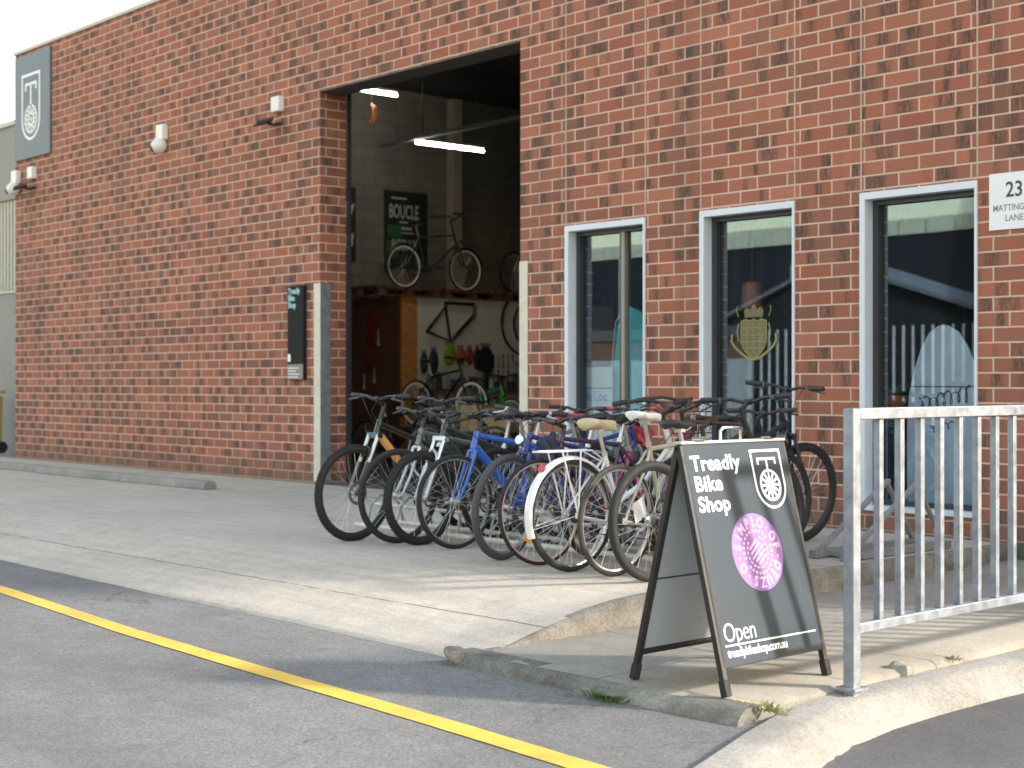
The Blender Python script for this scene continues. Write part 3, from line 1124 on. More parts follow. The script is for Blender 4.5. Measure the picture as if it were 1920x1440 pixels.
# concrete wheel stops along the left wall
for (xa, xb, y, lab) in ((-21.6, -18.42, -1.40, 'long concrete wheel stop at the far left end of the brick wall'), (-18.38, -16.16, -1.43, 'middle concrete wheel stop along the foot of the brick wall'),
                         (-16.12, -14.25, -1.42, 'concrete wheel stop nearest to the doorway by the brick wall')):
    t = MB()
    pr = [(-.085, 0), (.085, 0), (.075, .06), (.05, .09), (-.05, .09), (-.075, .06)]
    n = 14
    rings = [[(xa + (xb - xa) * k / n - xa, a + 0.006 * noise.noise(Vector((k, a * 9, xa))), b + 0.002) for a, b in pr] for k in range(n + 1)]
    t.loft(rings)
    o = t.build('wheel_stop', KERB, ang=30, bevel=0.008)
    o.location = (xa, y, 0)
    o.rotation_euler = (0, 0, 0.012)
    tag(o, lab, 'wheel stop', 'concrete wheel stops')

# ------------------------------------------------------------ neighbour on the left
nb = thing('concrete_building', 'pale concrete neighbour with vertical window louvres left of the brick wall', 'building', (-26, 1.0, 0))
mb = MB()
wall_holes(mb, -48, -22.46, -0.4, 5.55, [(-27.0, -22.6, 2.75, 4.3)], 0.9, 1.3)
NC = mat('neighbour_render', (0.31, 0.30, 0.275), 0.85, var=.1, vs=1.2, bump=.1)
mb.build('wall', NC, nb, off=nb.location, smooth_=False)
mb = MB()
mb.box(-48, -22.47, 1.301, 14, -0.4, 5.4)
mb.build('rear_block', NC, nb, off=nb.location, smooth_=False)
mb = MB()
mb.box(-48.05, -22.45, 0.86, 1.35, 5.551, 5.63)
mb.build('parapet_capping', MATS['capping'], nb, off=nb.location)
mb = MB()
mb.box(-27.0, -22.6, 1.2, 1.29, 2.75, 4.3)
w = mb.build('window', mat('dim_glass', (0.06, 0.065, 0.06), 0.2), nb, off=nb.location)
mb = MB()
for k in range(34):
    x = -26.95 + k * 0.131
    mb.box(x, x + 0.075, 0.93, 1.06, 2.76, 4.29)
mb.build('louvres', mat('louvre_cream', (0.50, 0.48, 0.40), 0.6), w, off=nb.location)
mb = MB()
mb.box(-27.05, -22.55, 0.87, 1.1, 2.70, 2.745)
mb.build('sill', MATS['capping'], nb, off=nb.location)

t = thing('wheelie_bin', 'mustard yellow bin leaning beside the concrete neighbour at far left', 'bin', (-24.27, 0.2, 0))
mb = MB()
mb.prism([(-.24, 0.02), (.24, 0.02), (.31, .95), (-.31, .95)], (0, -.28, 0), (1, 0, 0), (0, 0, 1), (0, .56, 0))
mb.build('body', mat('bin_yellow', (0.42, 0.34, 0.09), 0.55), t, bevel=.02)
mb = MB()
mb.obox((0, 0, 1.0), (0.33, 0, 0), (0, 0.32, 0.03), (0, 0, 0.03))
mb.build('lid', mat('bin_lid', (0.48, 0.38, 0.1), 0.5), t, bevel=.015)
mb = MB()
for s in (-1, 1):
    mb.tube([(s * .22, .27, .1), (s * .28, .27, .1)], 0.1, 16)
mb.build('wheel', RUBBER, t)

# ------------------------------------------------------------ A-frame sign
SP = Vector((-4.285, -4.68, -0.163))
t = thing('sandwich_board', 'dark grey folding pavement sign with purple disc and white lettering on the footpath corner', 'sign', SP)
TOP = Vector((0, 0, 1.055))
HW = 0.35
PAN = mat('sign_panel', (0.046, 0.060, 0.075), 0.55, var=.2, vs=5, spec=.2)
nt_ = PAN.node_tree
b_ = nt_.nodes['Principled BSDF']
src = b_.inputs['Base Color'].links[0].from_socket
tc_ = nt_.nodes.new('ShaderNodeTexCoord')
mp_ = nt_.nodes.new('ShaderNodeMapping')
mp_.inputs['Scale'].default_value = (30, 90, 5)
mp_.inputs['Rotation'].default_value = (.3, 0, 0)
nt_.links.new(tc_.outputs['Object'], mp_.inputs[0])
sc1 = smooth(nt_, .66, .74, ntex(nt_, mp_.outputs[0], 1.0, 3, .6))
sc2 = smooth(nt_, .5, .7, ntex(nt_, tc_.outputs['Object'], 4.0, 4, .6))
nt_.links.new(mixc(nt_, mth(nt_, 'MULTIPLY', mth(nt_, 'MULTIPLY', sc1, sc2), .45), src, (.20, .22, .235)), b_.inputs['Base Color'])
PANB = mat('sign_back', (0.46, 0.51, 0.56), 0.5, var=.05, vs=3)
n_face = Vector((1.055, 0, 0.265)).normalized()
for s in (1, -1):
    up = (TOP - Vector((s * 0.265, 0, 0)))
    L_ = up.length
    up = up.normalized()
    base = Vector((s * 0.265, 0, 0))
    nf = Vector((s * 1.055, 0, 0.265)).normalized()
    mb = MB()
    for sy in (-1, 1):
        p = base + Vector((0, sy * HW, 0.0))
        mb.bar(p + up * 0.035, p + up * (L_ - 0.01), 0.03, 0.026, up=nf)
    mb.bar(base + up * (.13) + Vector((0, -HW, 0)), base + up * (.13) + Vector((0, HW, 0)), 0.022, 0.022, up=nf)
    mb.bar(base + up * (L_ - .015) + Vector((0, -HW, 0)), base + up * (L_ - .015) + Vector((0, HW, 0)), 0.024, 0.022, up=nf)
    fr = mb.build('frame', BLACK, t, bevel=0.003)
    for sy in (-1, 1):
        p = base + Vector((0, sy * HW, 0.0))
        mb = MB()
        mb.bar(p + up * 0.004, p + up * 0.075, 0.038, 0.034, up=nf)
        mb.build('rubber_foot', RUBBER, fr, bevel=0.004)
    mb = MB()
    cpt = base + up * ((.125 + L_) / 2) + nf * 0.010
    mb.obox(cpt, (0, HW - 0.002, 0), up * ((L_ - .125) / 2), nf * 0.003)
    mb.cur = 1
    mb.obox(cpt - nf * 0.006, (0, HW - 0.018, 0), up * ((L_ - .16) / 2), nf * 0.0025)
    if s == -1:
        mb.cur = 2
        mb.obox(base + up * .47 + nf * .0005, (0, HW - .02, 0), up * .004, nf * .001)
    mb.build('panel', [PAN, PANB, DSTEEL], t)
# lettering on the front panel
upv = (TOP - Vector((0.265, 0, 0))).normalized()
PL = (TOP - Vector((0.265, 0, 0))).length


def sp(u, v, lift=0.0135):
    return Vector((0.265, -HW + u, 0)) + upv * (v * PL) + n_face * lift


U = (0, 1, 0)
for wd, v in (('Treadly', 0.886), ('Bike', 0.803), ('Shop', 0.720)):
    text('lettering', wd, 0.093, sp(0.034, v), U, upv, LETW, t, 0.0008, 0.0026, sx=1.08, spacing=1.06)
text('lettering', 'Open', 0.115, sp(0.036, 0.206), U, upv, LETW, t, 0.0008, -0.0008, sx=.86, spacing=.95)
text('lettering', 'treadlybikeshop.com.au', 0.052, sp(0.042, 0.147), U, upv, LETW, t, 0.0008, 0.0012, sx=.92, spacing=.9)
mb = MB()
mb.stroke([(0.035, 0), (0.665, 0)], 0.007, sp(0, 0.192, .0132), U, upv, n_face * 0.0012)
# little serifs for the serif-like word
mb.build('rule', LETW, t)
mb = MB()
emblem(mb, sp(0.55, 0.955, .0132), U, upv, n_face * 0.0012, 0.205, 0.262, 0.0115)
mb.build('emblem', LETW, t)
PUR = mat('purple_vinyl', (0.28, 0.125, 0.39), 0.5, var=.06, vs=14)
PINKW = mat('pale_pink_vinyl', (0.70, 0.52, 0.72), 0.5, var=.04)
mb = MB()
RC = 0.172
pc = sp(0.368, 0.54, .0132)
mb.prism([(RC * cos(2 * pi * k / 64), RC * sin(2 * pi * k / 64)) for k in range(64)], pc, U, upv, n_face * 0.001)
mb.build('disc', PUR, t)
ring_txt = 'ES\u00b7EMPLO\u00b7OF\u00b7GOODS\u00b7'
ring_txt = 'ESIMPLO\u00b7OF\u00b7DECOS\u00b7'
ring_txt = '\u00b7SIMPLO\u00b7OF\u00b7DEUZS\u00b7O'
Uv = Vector(U)
nn = len(ring_txt)
for k, ch in enumerate(ring_txt):
    a = pi + 0.15 - 2 * pi * k / nn
    rr = 0.113
    c = pc + n_face * 0.0016 + Uv * (rr * cos(a)) + upv * (rr * sin(a))
    rad = Uv * cos(a) + upv * sin(a)
    tan = Uv * sin(a) - upv * cos(a)
    text('lettering', ch, 0.064, c, tan, rad, PINKW, t, 0.0006, 0.0022, 'CENTER', sx=.8)
mb = MB()
A = dict(o=pc + n_face * 0.0014, u=U, v=upv, t=n_face * 0.0007)
for k in range(26):
    a = 2 * pi * k / 26
    if abs(sin(a * 1 - .5)) < .22:
        continue
    mb.stroke([(0.088 * cos(a), 0.088 * sin(a)), (0.101 * cos(a), 0.101 * sin(a))], 0.012, **A)
for k in (-2, -1, 0, 1, 2):
    ca, sa = cos(.62), sin(.62)
    d = k * 0.021
    hl = 0.052 - abs(k) * .008
    mb.stroke([(-hl * ca - d * sa, -hl * sa + d * ca), (hl * ca - d * sa, hl * sa + d * ca)], 0.010, **A)
for k in range(9):
    a = 2.5 + k * .33
    mb.stroke([(0.064 * cos(a), 0.064 * sin(a)), (0.074 * cos(a), 0.074 * sin(a))], 0.014, **A)
    a = -.6 + k * .33 - .9
    mb.stroke([(0.064 * cos(a), 0.064 * sin(a)), (0.074 * cos(a), 0.074 * sin(a))], 0.014, **A)
mb.build('disc_pattern', PINKW, t)
for sy in (-.24, .24):
    mb = MB()
    mb.box(-.03, .03, sy - .03, sy + .03, 1.0645, 1.0675)
    mb.tube([(0, sy - .032, 1.068), (0, sy + .032, 1.068)], .006, 8)
    mb.build('hinge', DSTEEL, t)
mb = MB()
mb.tube([(0.0, -0.075, 1.05), (0.0, -0.075, 1.105), (0, -0.06, 1.118), (0, 0.05, 1.118), (0, 0.065, 1.105), (0, 0.065, 1.05)], 0.007, 8)
mb.build('handle', CHROME, t)
mb = MB()
mb.box(-0.022, 0.022, -HW - .012, HW + .012, 1.052, 1.064)
mb.build('top_cap', mat('alloy_cap', (.6, .6, .6), .4, .6), t, bevel=.002)

# ------------------------------------------------------------ galvanised railing
t = thing('railing', 'galvanised steel picket railing along the footpath edge', 'railing', (-3.79, -4.47, -0.165))
TZ = 1.046 + 0.165
mb = MB()
mb.box(-0.027, 0.027, -0.027, 0.027, -0.15, TZ - 0.002)
mb.build('post', GALV, t, bevel=0.004)
mb = MB()
mb.box(-0.027, 0.027, 2.6, 2.654, -0.15, TZ - 0.052)
mb.build('post', GALV, t, bevel=0.004)
mb = MB()
mb.box(-0.025, 0.025, 0.0275, 4.6, TZ - 0.05, TZ)
mb.build('top_rail', GALV, t, bevel=0.004)
mb = MB()
mb.box(-0.022, 0.022, 0.0275, 2.598, 0.235, 0.28)
mb.box(-0.022, 0.022, 2.656, 4.6, 0.235, 0.28)
mb.build('bottom_rail', GALV, t, bevel=0.004)
for k in range(27):
    y = 0.20 + 0.163 * k
    if abs(y - 2.627) < .06:
        continue
    mb = MB()
    mb.box(-0.016, 0.016, y - 0.016, y + 0.016, 0.2805, TZ - 0.0505)
    mb.build('picket', GALV, t, bevel=0.002)
mb = MB()
mb.box(-0.05, 0.05, -0.05, 0.05, -0.004, 0.008)
mb.build('base_plate', GALV, t)

# ------------------------------------------------------------ bicycles
def circle_arc(c, R, a0, a1, n, y=0.0):
    return [(c[0] + R * cos(a0 + (a1 - a0) * k / n), y, c[2] + R * sin(a0 + (a1 - a0) * k / n)) for k in range(n + 1)]


def wheel_parts(parent, c, S, tyre_m, rim_m, R, tr, M=None, disc=False, knobs=False, nsp=28, hubm=None, whitewall=None, deep=0.012, cog=False):
    c = Vector(c)
    Y = (0, 1, 0)
    mbs = {}
    rim = MB()
    Rr = R - tr * 1.75
    h, w = deep, tr * 0.62
    rim.ring(c, Y, Rr, [(h * .5, -w), (h * .5, w), (0, w * 1.0), (-h, w * .45), (-h, -w * .45), (0, -w)], 56)
    tyre = MB()
    ps = 12
    tyre.ring(c, Y, R - tr, [(tr * cos(2 * pi * k / ps), tr * (0.95) * sin(2 * pi * k / ps)) for k in range(ps)], 64)
    if knobs:
        N = int(2 * pi * R / 0.026)
        for i in range(N):
            a = 2 * pi * i / N
            for k, (b, l_) in enumerate(((0.0, 1), (0.75, .8), (-0.75, .8))):
                aa = a + (pi / N if k == 0 else 0)
                d = Vector((cos(aa), 0, sin(aa)))
                tn = Vector((-sin(aa), 0, cos(aa)))
                nn_ = d * cos(b) + Vector((0, 1, 0)) * sin(b)
                cc = c + d * (R - tr) + nn_ * (tr + 0.0015)
                sd_ = nn_.cross(tn)
                tyre.obox(cc, tn * 0.0065, sd_ * tr * 0.22, nn_ * 0.0035)
    sp_ = MB()
    hw = 0.03
    for i in range(nsp):
        s = 1 if i % 2 else -1
        a = 2 * pi * i / nsp
        ah = a + (0.75 if (i // 2) % 2 else -0.75)
        p = c + Vector((0.022 * cos(ah), s * hw, 0.022 * sin(ah)))
        q = c + Vector(((Rr - 0.004) * cos(a), 0, (Rr - 0.004) * sin(a)))
        sp_.tube([p, q], 0.0014, 4, cap=False)
    hub = MB()
    hub.tube([c + Vector((0, -0.055, 0)), c + Vector((0, -0.036, 0)), c + Vector((0, -0.034, 0)), c + Vector((0, -0.026, 0)), c + Vector((0, -0.02, 0)), c + Vector((0, 0.02, 0)), c + Vector((0, 0.026, 0)), c + Vector((0, 0.034, 0)), c + Vector((0, 0.036, 0)), c + Vector((0, 0.055, 0))],
             [.008, .010, .026, .026, .014, .014, .026, .026, .010, .008], 14)
    rot = None
    if disc:
        rot = MB()
        rot.ring(c + Vector((0, 0.042, 0)), Y, 0.075, [(.012, -.001), (.012, .001), (-.012, .001), (-.012, -.001)], 30)
        for k in range(6):
            a = 2 * pi * k / 6
            rot.bar(c + Vector((.02 * cos(a), .042, .02 * sin(a))), c + Vector((.066 * cos(a + .4), .042, .066 * sin(a + .4))), .006, .0018, up=(0, 1, 0))
    cg = None
    if cog:
        cg = MB()
        for k in range(6):
            cg.disc(c + Vector((0, -0.036 - k * 0.004, 0)), Y, 0.048 - k * 0.005, 0.002, 22)
    for b in (rim, tyre, sp_, hub, rot, cg):
        if b is not None and M is not None:
            b.xf(M)
    if S.get('tiny'):
        pass
    w_ = rim.build('wheel', rim_m, parent, ang=30)
    tyre.build('tyre', tyre_m, w_, fix=not knobs)
    sp_.build('spokes', S.get('spoke', SILVER), w_, fix=False)
    hub.build('hub', hubm or SILVER, w_)
    if rot: rot.build('brake_disc', CHROME, w_, fix=False)
    if cg: cg.build('cassette', DSTEEL, w_)
    return w_


def saddle_mb(c, ln=0.27, wd=0.15, drop=0.0, pad=0.03):
    mb = MB()
    c = Vector(c)
    prof = [(-.5, .42, .0), (-.46, .86, .01), (-.36, 1.0, .012), (-.2, .86, .006), (-.02, .5, .0), (.15, .3, -.002), (.35, .24, -.004), (.47, .22, -.008), (.5, .12, -.016)]
    rings = []
    for x, w, dz in prof:
        hw = w * wd / 2
        r = []
        for k in range(10):
            a = 2 * pi * k / 10
            yy = hw * cos(a)
            zz = (pad * .5 * sin(a)) if sin(a) > 0 else (pad * .9 * sin(a))
            r.append(c + Vector((x * ln, yy, dz + zz)))
        rings.append(r)
    mb.loft(rings)
    return mb


def bicycle(name, label, cat, S, pos, heading, group, lean=0.0):
    Rw, tr, wb = S.get('R', .345), S.get('tr', .02), S.get('wb', 1.04)
    fm = S['frame']
    d = Vector((cos(heading), sin(heading)))
    # pos = ground contact of the wheel nearest the lane
    sgn = S.get('near', 1)                   # +1: front wheel at pos, -1: rear wheel at pos
    ctr = Vector(pos[:2]) - d * (wb / 2) * sgn
    root = thing(name, label, cat, (ctr.x, ctr.y, pos[2] if len(pos) > 2 else 0.0), heading, group)
    root.rotation_euler = (lean, 0, heading)
    rh = Vector((-wb / 2, 0, Rw))
    fh = Vector((wb / 2, 0, Rw))
    BB = Vector((-wb / 2 + 0.43, 0, S.get('bb', .275)))
    ha = R_(S.get('ha', 71))
    a = Vector((-cos(ha), 0, sin(ha)))
    rk = 0.045
    fl = S.get('fl', .395)
    A0 = fh + Vector((-sin(ha), 0, -cos(ha))) * rk
    hb = A0 + a * fl
    hlen = S.get('hl', .13)
    ht = hb + a * hlen
    sa = R_(73)
    sv = Vector((-cos(sa), 0, sin(sa)))
    stl = S.get('st', .47)
    ST = BB + sv * stl
    tr_ = S.get('tube', .017)
    # --- frame
    f = MB()
    f.tube([hb, ht], tr_ * 1.15, 14)
    ttj = BB + sv * S.get('ttj', stl - .03)
    if S.get('step'):
        f.tube([hb + a * .05, lerp(hb + a * .05, BB + sv * .12, .5) - Vector((0, 0, .05)), BB + sv * .13], tr_, 12)
        f.tube([hb + a * .015, lerp(hb, BB, .5) - Vector((0, 0, .05)), BB], tr_ * 1.15, 12)
    else:
        f.tube([ht - a * .025, ttj], tr_, 12)
        f.tube([hb + a * .025, BB], tr_ * S.get('dt', 1.2), 12)
    f.tube([BB, ST], tr_ * .95, 12)
    f.tube([BB - Vector((0, .036, 0)), BB + Vector((0, .036, 0))], 0.022, 14)
    for s in (-1, 1):
        f.tube([BB + Vector((-.03, s * .022, 0)), BB + Vector((-.14, s * .038, .01)), rh + Vector((0, s * .062, 0))], [.011, .010, .008], 8)
        f.tube([ttj + Vector((-.012, s * .012, -.01)), lerp(ttj, rh, .25) + Vector((0, s * .036, 0)), rh + Vector((0, s * .062, 0))], [.009, .009, .0075], 8)
        f.obox(rh + Vector((0.004, s * .062, 0)), (.022, 0, 0), (0, .003, 0), (0, 0, .018))
    frame = f.build('frame', fm, root, ang=50)
    if S.get('frame2'):
        f2 = MB()
        p, q = hb + a * .025, BB
        f2.tube([lerp(p, q, .06), lerp(p, q, .42)], tr_ * S.get('dt', 1.2) + .0015, 12)
        f2.build('paint_panel', S['frame2'], frame)
    # --- steering transform
    st = S.get('steer', 0.0)
    M = Matrix.Translation(A0) @ Matrix.Rotation(st, 4, a) @ Matrix.Translation(-A0)
    k = MB()
    susp = S.get('susp')
    yo = tr + (.024 if susp else .018)
    crown = hb - a * .012
    cw = Vector((0, 1, 0))
    fw_off = Vector((sin(ha), 0, cos(ha))) * (.02 if susp else 0)
    if susp:
        k.obox(crown + fw_off * .5, a * .016, cw * (yo + .016), Vector((sin(ha), 0, cos(ha))) * .022)
        mid = .50
        for s in (-1, 1):
            top = crown + fw_off + cw * s * yo
            bot = fh + cw * s * yo
            b2 = top + (bot - top) * mid
            k.cur = 1
            k.tube([top, b2], .0145, 12)
            k.cur = 0
            k.tube([b2 + (top - b2) * .05, bot - (bot - top).normalized() * 0.0], [.021, .016], 12)
            k.disc(bot, (0, 1, 0), .017, .02, 12)
        p0 = crown + fw_off + (fh - crown - fw_off) * .42
        k.tube([p0 + cw * yo, p0 + cw * yo * .8 + a * .07 + fw_off, p0 + cw * 0 + a * .10 + fw_off, p0 - cw * yo * .8 + a * .07 + fw_off, p0 - cw * yo], .011, 8)
    else:
        k.tube([crown - cw * yo, crown + cw * yo], .014, 10)
        for s in (-1, 1):
            p = crown + cw * s * yo
            q = fh + cw * s * (yo + .008)
            m1 = lerp(p, q, .6) + Vector((-.012, 0, 0))
            k.tube([p, m1, q], [.0145, .012, .008], 10)
    k.xf(M)
    k.build('fork', [S.get('forkm', fm), S.get('stanch', SILVER)], root, ang=50)
    wheel_parts(root, fh, S, S.get('tyre', RUBBER), S.get('rim', BLACKM), Rw, tr, M, S.get('disc'), S.get('knobs'), S.get('nsp', 28), deep=S.get('deep', .012))
    wheel_parts(root, rh, S, S.get('tyre2', S.get('tyre', RUBBER)), S.get('rim', BLACKM), Rw, tr, None, False, S.get('knobs'), S.get('nsp', 28), cog=True, deep=S.get('deep', .012))
    # --- stem and bar
    sr = S.get('sr', .05)
    stp = ht + a * sr
    fwd = Vector((sin(ha), 0, cos(ha)))
    BC = stp + fwd * S.get('reach', .08) + Vector((0, 0, S.get('rise', .01)))
    k = MB()
    k.tube([ht, stp + a * .015], .0155, 12)
    k.tube([stp, BC], .0145, 12)
    k.tube([BC - cw * .022, BC + cw * .022], .019, 12)
    k.xf(M)
    k.build('stem', S.get('stemm', BLACK), root, ang=50)
    bw = S.get('bw', .31)
    style = S.get('bar', 'flat')
    hbm = MB()
    grips, levers = [], []
    for s in (-1, 1):
        if style == 'flat':
            p = [BC, BC + Vector((.0, s * .05, .0)), BC + Vector((-.005, s * .12, S.get('brise', .02))), BC + Vector((-.035, s * bw, S.get('brise', .02) + .004))]
            g0, g1 = lerp(p[2], p[3], .45), p[3] + (p[3] - p[2]).normalized() * .004
            lev = [lerp(p[2], p[3], .36), lerp(p[2], p[3], .38) + Vector((.045, 0, -.018)), lerp(p[2], p[3], .88) + Vector((.055, 0, -.035))]
        elif style == 'swept':
            p = [BC, BC + Vector((.02, s * .05, .01)), BC + Vector((.03, s * .13, .05)), BC + Vector((-.03, s * .22, .065)), BC + Vector((-.13, s * .265, .055)), BC + Vector((-.24, s * .275, .04))]
            g0, g1 = lerp(p[4], p[5], .05), p[5] + (p[5] - p[4]).normalized() * .004
            lev = [p[4] + Vector((.01, 0, -.01)), p[4] + Vector((.03, s * .02, -.04)), p[5] + Vector((.05, s * .01, -.05))]
        else:   # drop
            p = [BC, BC + Vector((.0, s * .17, 0)), BC + Vector((.015, s * .205, 0)), BC + Vector((.075, s * .21, -.005)), BC + Vector((.105, s * .215, -.045)), BC + Vector((.085, s * .22, -.105)), BC + Vector((.02, s * .22, -.135)), BC + Vector((-.05, s * .22, -.135))]
            g0, g1 = p[6], p[7]
            lev = [p[3] + Vector((.02, 0, .03)), p[4] + Vector((.035, 0, 0)), p[5] + Vector((.05, 0, -.01))]
        hbm.tube(p, .0115, 10)
        grips.append((g0, g1))
        levers.append(lev)
    hbm.xf(M)
    H = hbm.build('handlebar', S.get('barm', BLACK), root, ang=50)
    for (g0, g1), lv in zip(grips, levers):
        g_ = MB()
        g_.tube([g0, lerp(g0, g1, .03), lerp(g0, g1, .97), g1], [.0165, .0172, .0172, .0165], 12)
        g_.xf(M)
        g_.build('grip', S.get('gripm', BLACKM), H)
        l_ = MB()
        l_.tube(lv, [.009, .008, .006], 8)
        l_.obox(lv[0], (.012, 0, 0), (0, .012, 0), (0, 0, .014))
        l_.xf(M)
        l_.build('brake_lever', S.get('levm', DSTEEL), H)
    # cables
    k = MB()
    for s in (-1, 1):
        p0 = Vector(levers[0 if s < 0 else 1][0])
        k.tube([M @ p0, M @ (lerp(p0, BC, .5) + Vector((.07, 0, .0))), M @ (BC + Vector((.07, s * .02, -.09))), ht + Vector((.02, s * .025, -.05)), lerp(ht, BB, .25) + Vector((0, s * .024, 0))], .0026, 5)
    k.build('brake_cable', S.get('cablem', BLACKM), H, fix=False)
    # --- seat
    sph = S.get('sp', .16)
    SPt = ST + sv * sph
    k = MB()
    k.tube([ST - sv * .03, SPt], .0135, 12)
    k.tube([ST - sv * .012, ST + sv * .012], .02, 12)
    k.build('seatpost', S.get('postm', SILVER), root)
    s_ = saddle_mb(SPt + Vector((.01, 0, .045)), .27, S.get('sw', .15), pad=S.get('spad', .035))
    sd_ = s_.build('saddle', S.get('saddle', BLACKM), root, ang=80)
    k = MB()
    for s in (-1, 1):
        k.tube([SPt + Vector((.1, s * .012, .03)), SPt + Vector((.04, s * .02, .008)), SPt + Vector((-.05, s * .022, .008)), SPt + Vector((-.1, s * .03, .03))], .0035, 6)
    k.obox(SPt + Vector((0, 0, .006)), (.02, 0, 0), (0, .026, 0), (0, 0, .01))
    k.build('rails', SILVER, sd_)
    # --- drivetrain
    k = MB()
    yc = -.048
    cb = BB + Vector((0, yc, 0))
    k.ring(cb, (0, 1, 0), .085, [(.008, -.0018), (.008, .0018), (-.010, .0018), (-.010, -.0018)], 36)
    ca = S.get('crank', .6)
    for j in range(5):
        aa = ca + 2 * pi * j / 5
        k.bar(cb, cb + Vector((.08 * cos(aa), 0, .08 * sin(aa))), .014, .005, up=(0, 1, 0))
    ends = []
    for s in (-1, 1):
        dd = Vector((cos(ca), 0, sin(ca))) * (1 if s < 0 else -1)
        p = BB + Vector((0, s * .062, 0))
        q = p + dd * .168 + Vector((0, s * .012, 0))
        k.tube([p, q], [.014, .011], 8)
        ends.append((q, s))
    CR = k.build('crankset', S.get('crankm', DSTEEL), root)
    for q, s in ends:
        pe = MB()
        c_ = q + Vector((0, s * .055, 0))
        pe.obox(c_ + Vector((.032, 0, 0)), (.008, 0, 0), (0, .044, 0), (0, 0, .012))
        pe.obox(c_ - Vector((.032, 0, 0)), (.008, 0, 0), (0, .044, 0), (0, 0, .012))
        pe.obox(c_, (.034, 0, 0), (0, .010, 0), (0, 0, .010))
        pe.build('pedal', BLACKM, CR, bevel=.002)
    k = MB()
    rc = rh + Vector((0, yc, 0))
    k.bar(cb + Vector((0, 0, .09)), rc + Vector((0, 0, .04)), .004, .008)
    k.bar(cb + Vector((0, 0, -.09)), rc + Vector((.03, 0, -.1)), .004, .008)
    k.tube([rc + Vector((.01, -.012, -.02)), rc + Vector((.02, -.012, -.09)), rc + Vector((.035, -.012, -.11))], .009, 8)
    k.disc(rc + Vector((.03, -.006, -.10)), (0, 1, 0), .02, .006, 14)
    k.build('chain', DSTEEL, root)
    # --- extras
    if S.get('fender'):
        fmat = S['fender']
        for c_, a0, a1, MM in ((rh, R_(20), R_(S.get('fend', 200)), None), (fh, R_(15), R_(165), M)):
            mb = MB()
            rings = []
            n = 26
            for j in range(n + 1):
                an = a0 + (a1 - a0) * j / n
                rr = Rw + .016
                ww = tr + .013
                dv = Vector((cos(an), 0, sin(an)))
                r_ = []
                for q_, z_ in ((-1, -.018), (-.8, -.004), (-.4, .003), (0, .005), (.4, .003), (.8, -.004), (1, -.018)):
                    r_.append(c_ + dv * (rr + z_) + Vector((0, q_ * ww, 0)))
                for q_, z_ in ((1, -.020), (.8, -.006), (.4, .001), (0, .003), (-.4, .001), (-.8, -.006), (-1, -.020)):
                    r_.append(c_ + dv * (rr + z_) + Vector((0, q_ * ww * .97, 0)))
                rings.append(r_)
            mb.loft(rings)
            for s in (-1, 1):
                an = a1 - .15 if c_ is rh else a0 + 2.2
                mb.tube([c_ + Vector((0, s * .06, 0)), c_ + Vector((cos(an), 0, sin(an))) * (Rw + .01) + Vector((0, s * (tr + .01), 0))], .0025, 5)
            if MM is not None: mb.xf(MM)
            mb.build('mudguard', fmat, root, ang=60)
    if S.get('rack'):
        mb = MB()
        zt = Rw * 2 + .05
        x0, x1 = rh.x - .26, rh.x + .14
        for s in (-1, 1):
            mb.tube([(x1, s * .05, zt), (x0 + .03, s * .065, zt), (x0, s * .045, zt), (x0, 0, zt)], .006, 8)
            mb.tube([rh + Vector((0, s * .068, 0)), (rh.x - .12, s * .066, zt)], .0055, 8)
            mb.tube([rh + Vector((0, s * .068, 0)), (rh.x + .04, s * .06, zt)], .0055, 8)
            mb.tube([(x1, s * .05, zt), ttj + Vector((-.02, s * .02, -.02))], .005, 8)
        for x in (x0 + .1, x0 + .2, x0 + .3):
            mb.tube([(x, -.062, zt), (x, .062, zt)], .0045, 6)
        mb.tube([(x0, 0, zt + .003), (x1, 0, zt + .003)], .007, 6)
        mb.build('rear_rack', S['rack'], root, ang=50)
    if S.get('guard'):
        mb = MB()
        for s in (-1, 1):
            poly = [(rh.x + (Rw * .98) * cos(an), rh.z + (Rw * .98) * sin(an)) for an in [R_(55) + R_(75) * j / 12 for j in range(13)]]
            inner = [(rh.x + (Rw * .66) * cos(an), rh.z + (Rw * .66) * sin(an)) for an in [R_(130) - R_(75) * j / 12 for j in range(13)]]
            mb.prism(poly + inner, (0, s * .05, 0), (1, 0, 0), (0, 0, 1), (0, s * .003, 0))
        mb.build('coat_guard', S['guard'], root)
    if S.get('kick'):
        mb = MB()
        p = BB + Vector((-.1, .05, -.02))
        mb.tube([p, p + Vector((-.03, .13, -.225))], [.011, .009], 8)
        mb.build('kickstand', S['kick'], root)
    if S.get('light'):
        mb = MB()
        p = hb + fwd * .07 + a * .05
        mb.tube([p - fwd * .03, p, p + fwd * .03, p + fwd * .034], [.012, .028, .034, .03], 14)
        mb.xf(M)
        mb.build('headlight', CHROME, root)
    if S.get('reflector'):
        mb = MB()
        p = rh + Vector((.0, 0, 0))
        an = S.get('rang', -1.2)
        c_ = fh if sgn > 0 else rh
        mb.obox(c_ + Vector((cos(an), 0, sin(an))) * Rw * .6, Vector((-sin(an), 0, cos(an))) * .035, (0, .006, 0), Vector((cos(an), 0, sin(an))) * .013)
        if sgn > 0: mb.xf(M)
        mb.build('spoke_reflector', mat('amber_reflector', (.75, .38, .06), .25), root)
    if S.get('rearref'):
        mb = MB()
        mb.disc(rh + Vector((-(Rw + .03) * cos(.9), 0, (Rw + .03) * sin(.9))), (1, 0, -.4), .026, .012, 16)
        mb.build('rear_reflector', mat('red_reflector', (.5, .03, .03), .2), root)
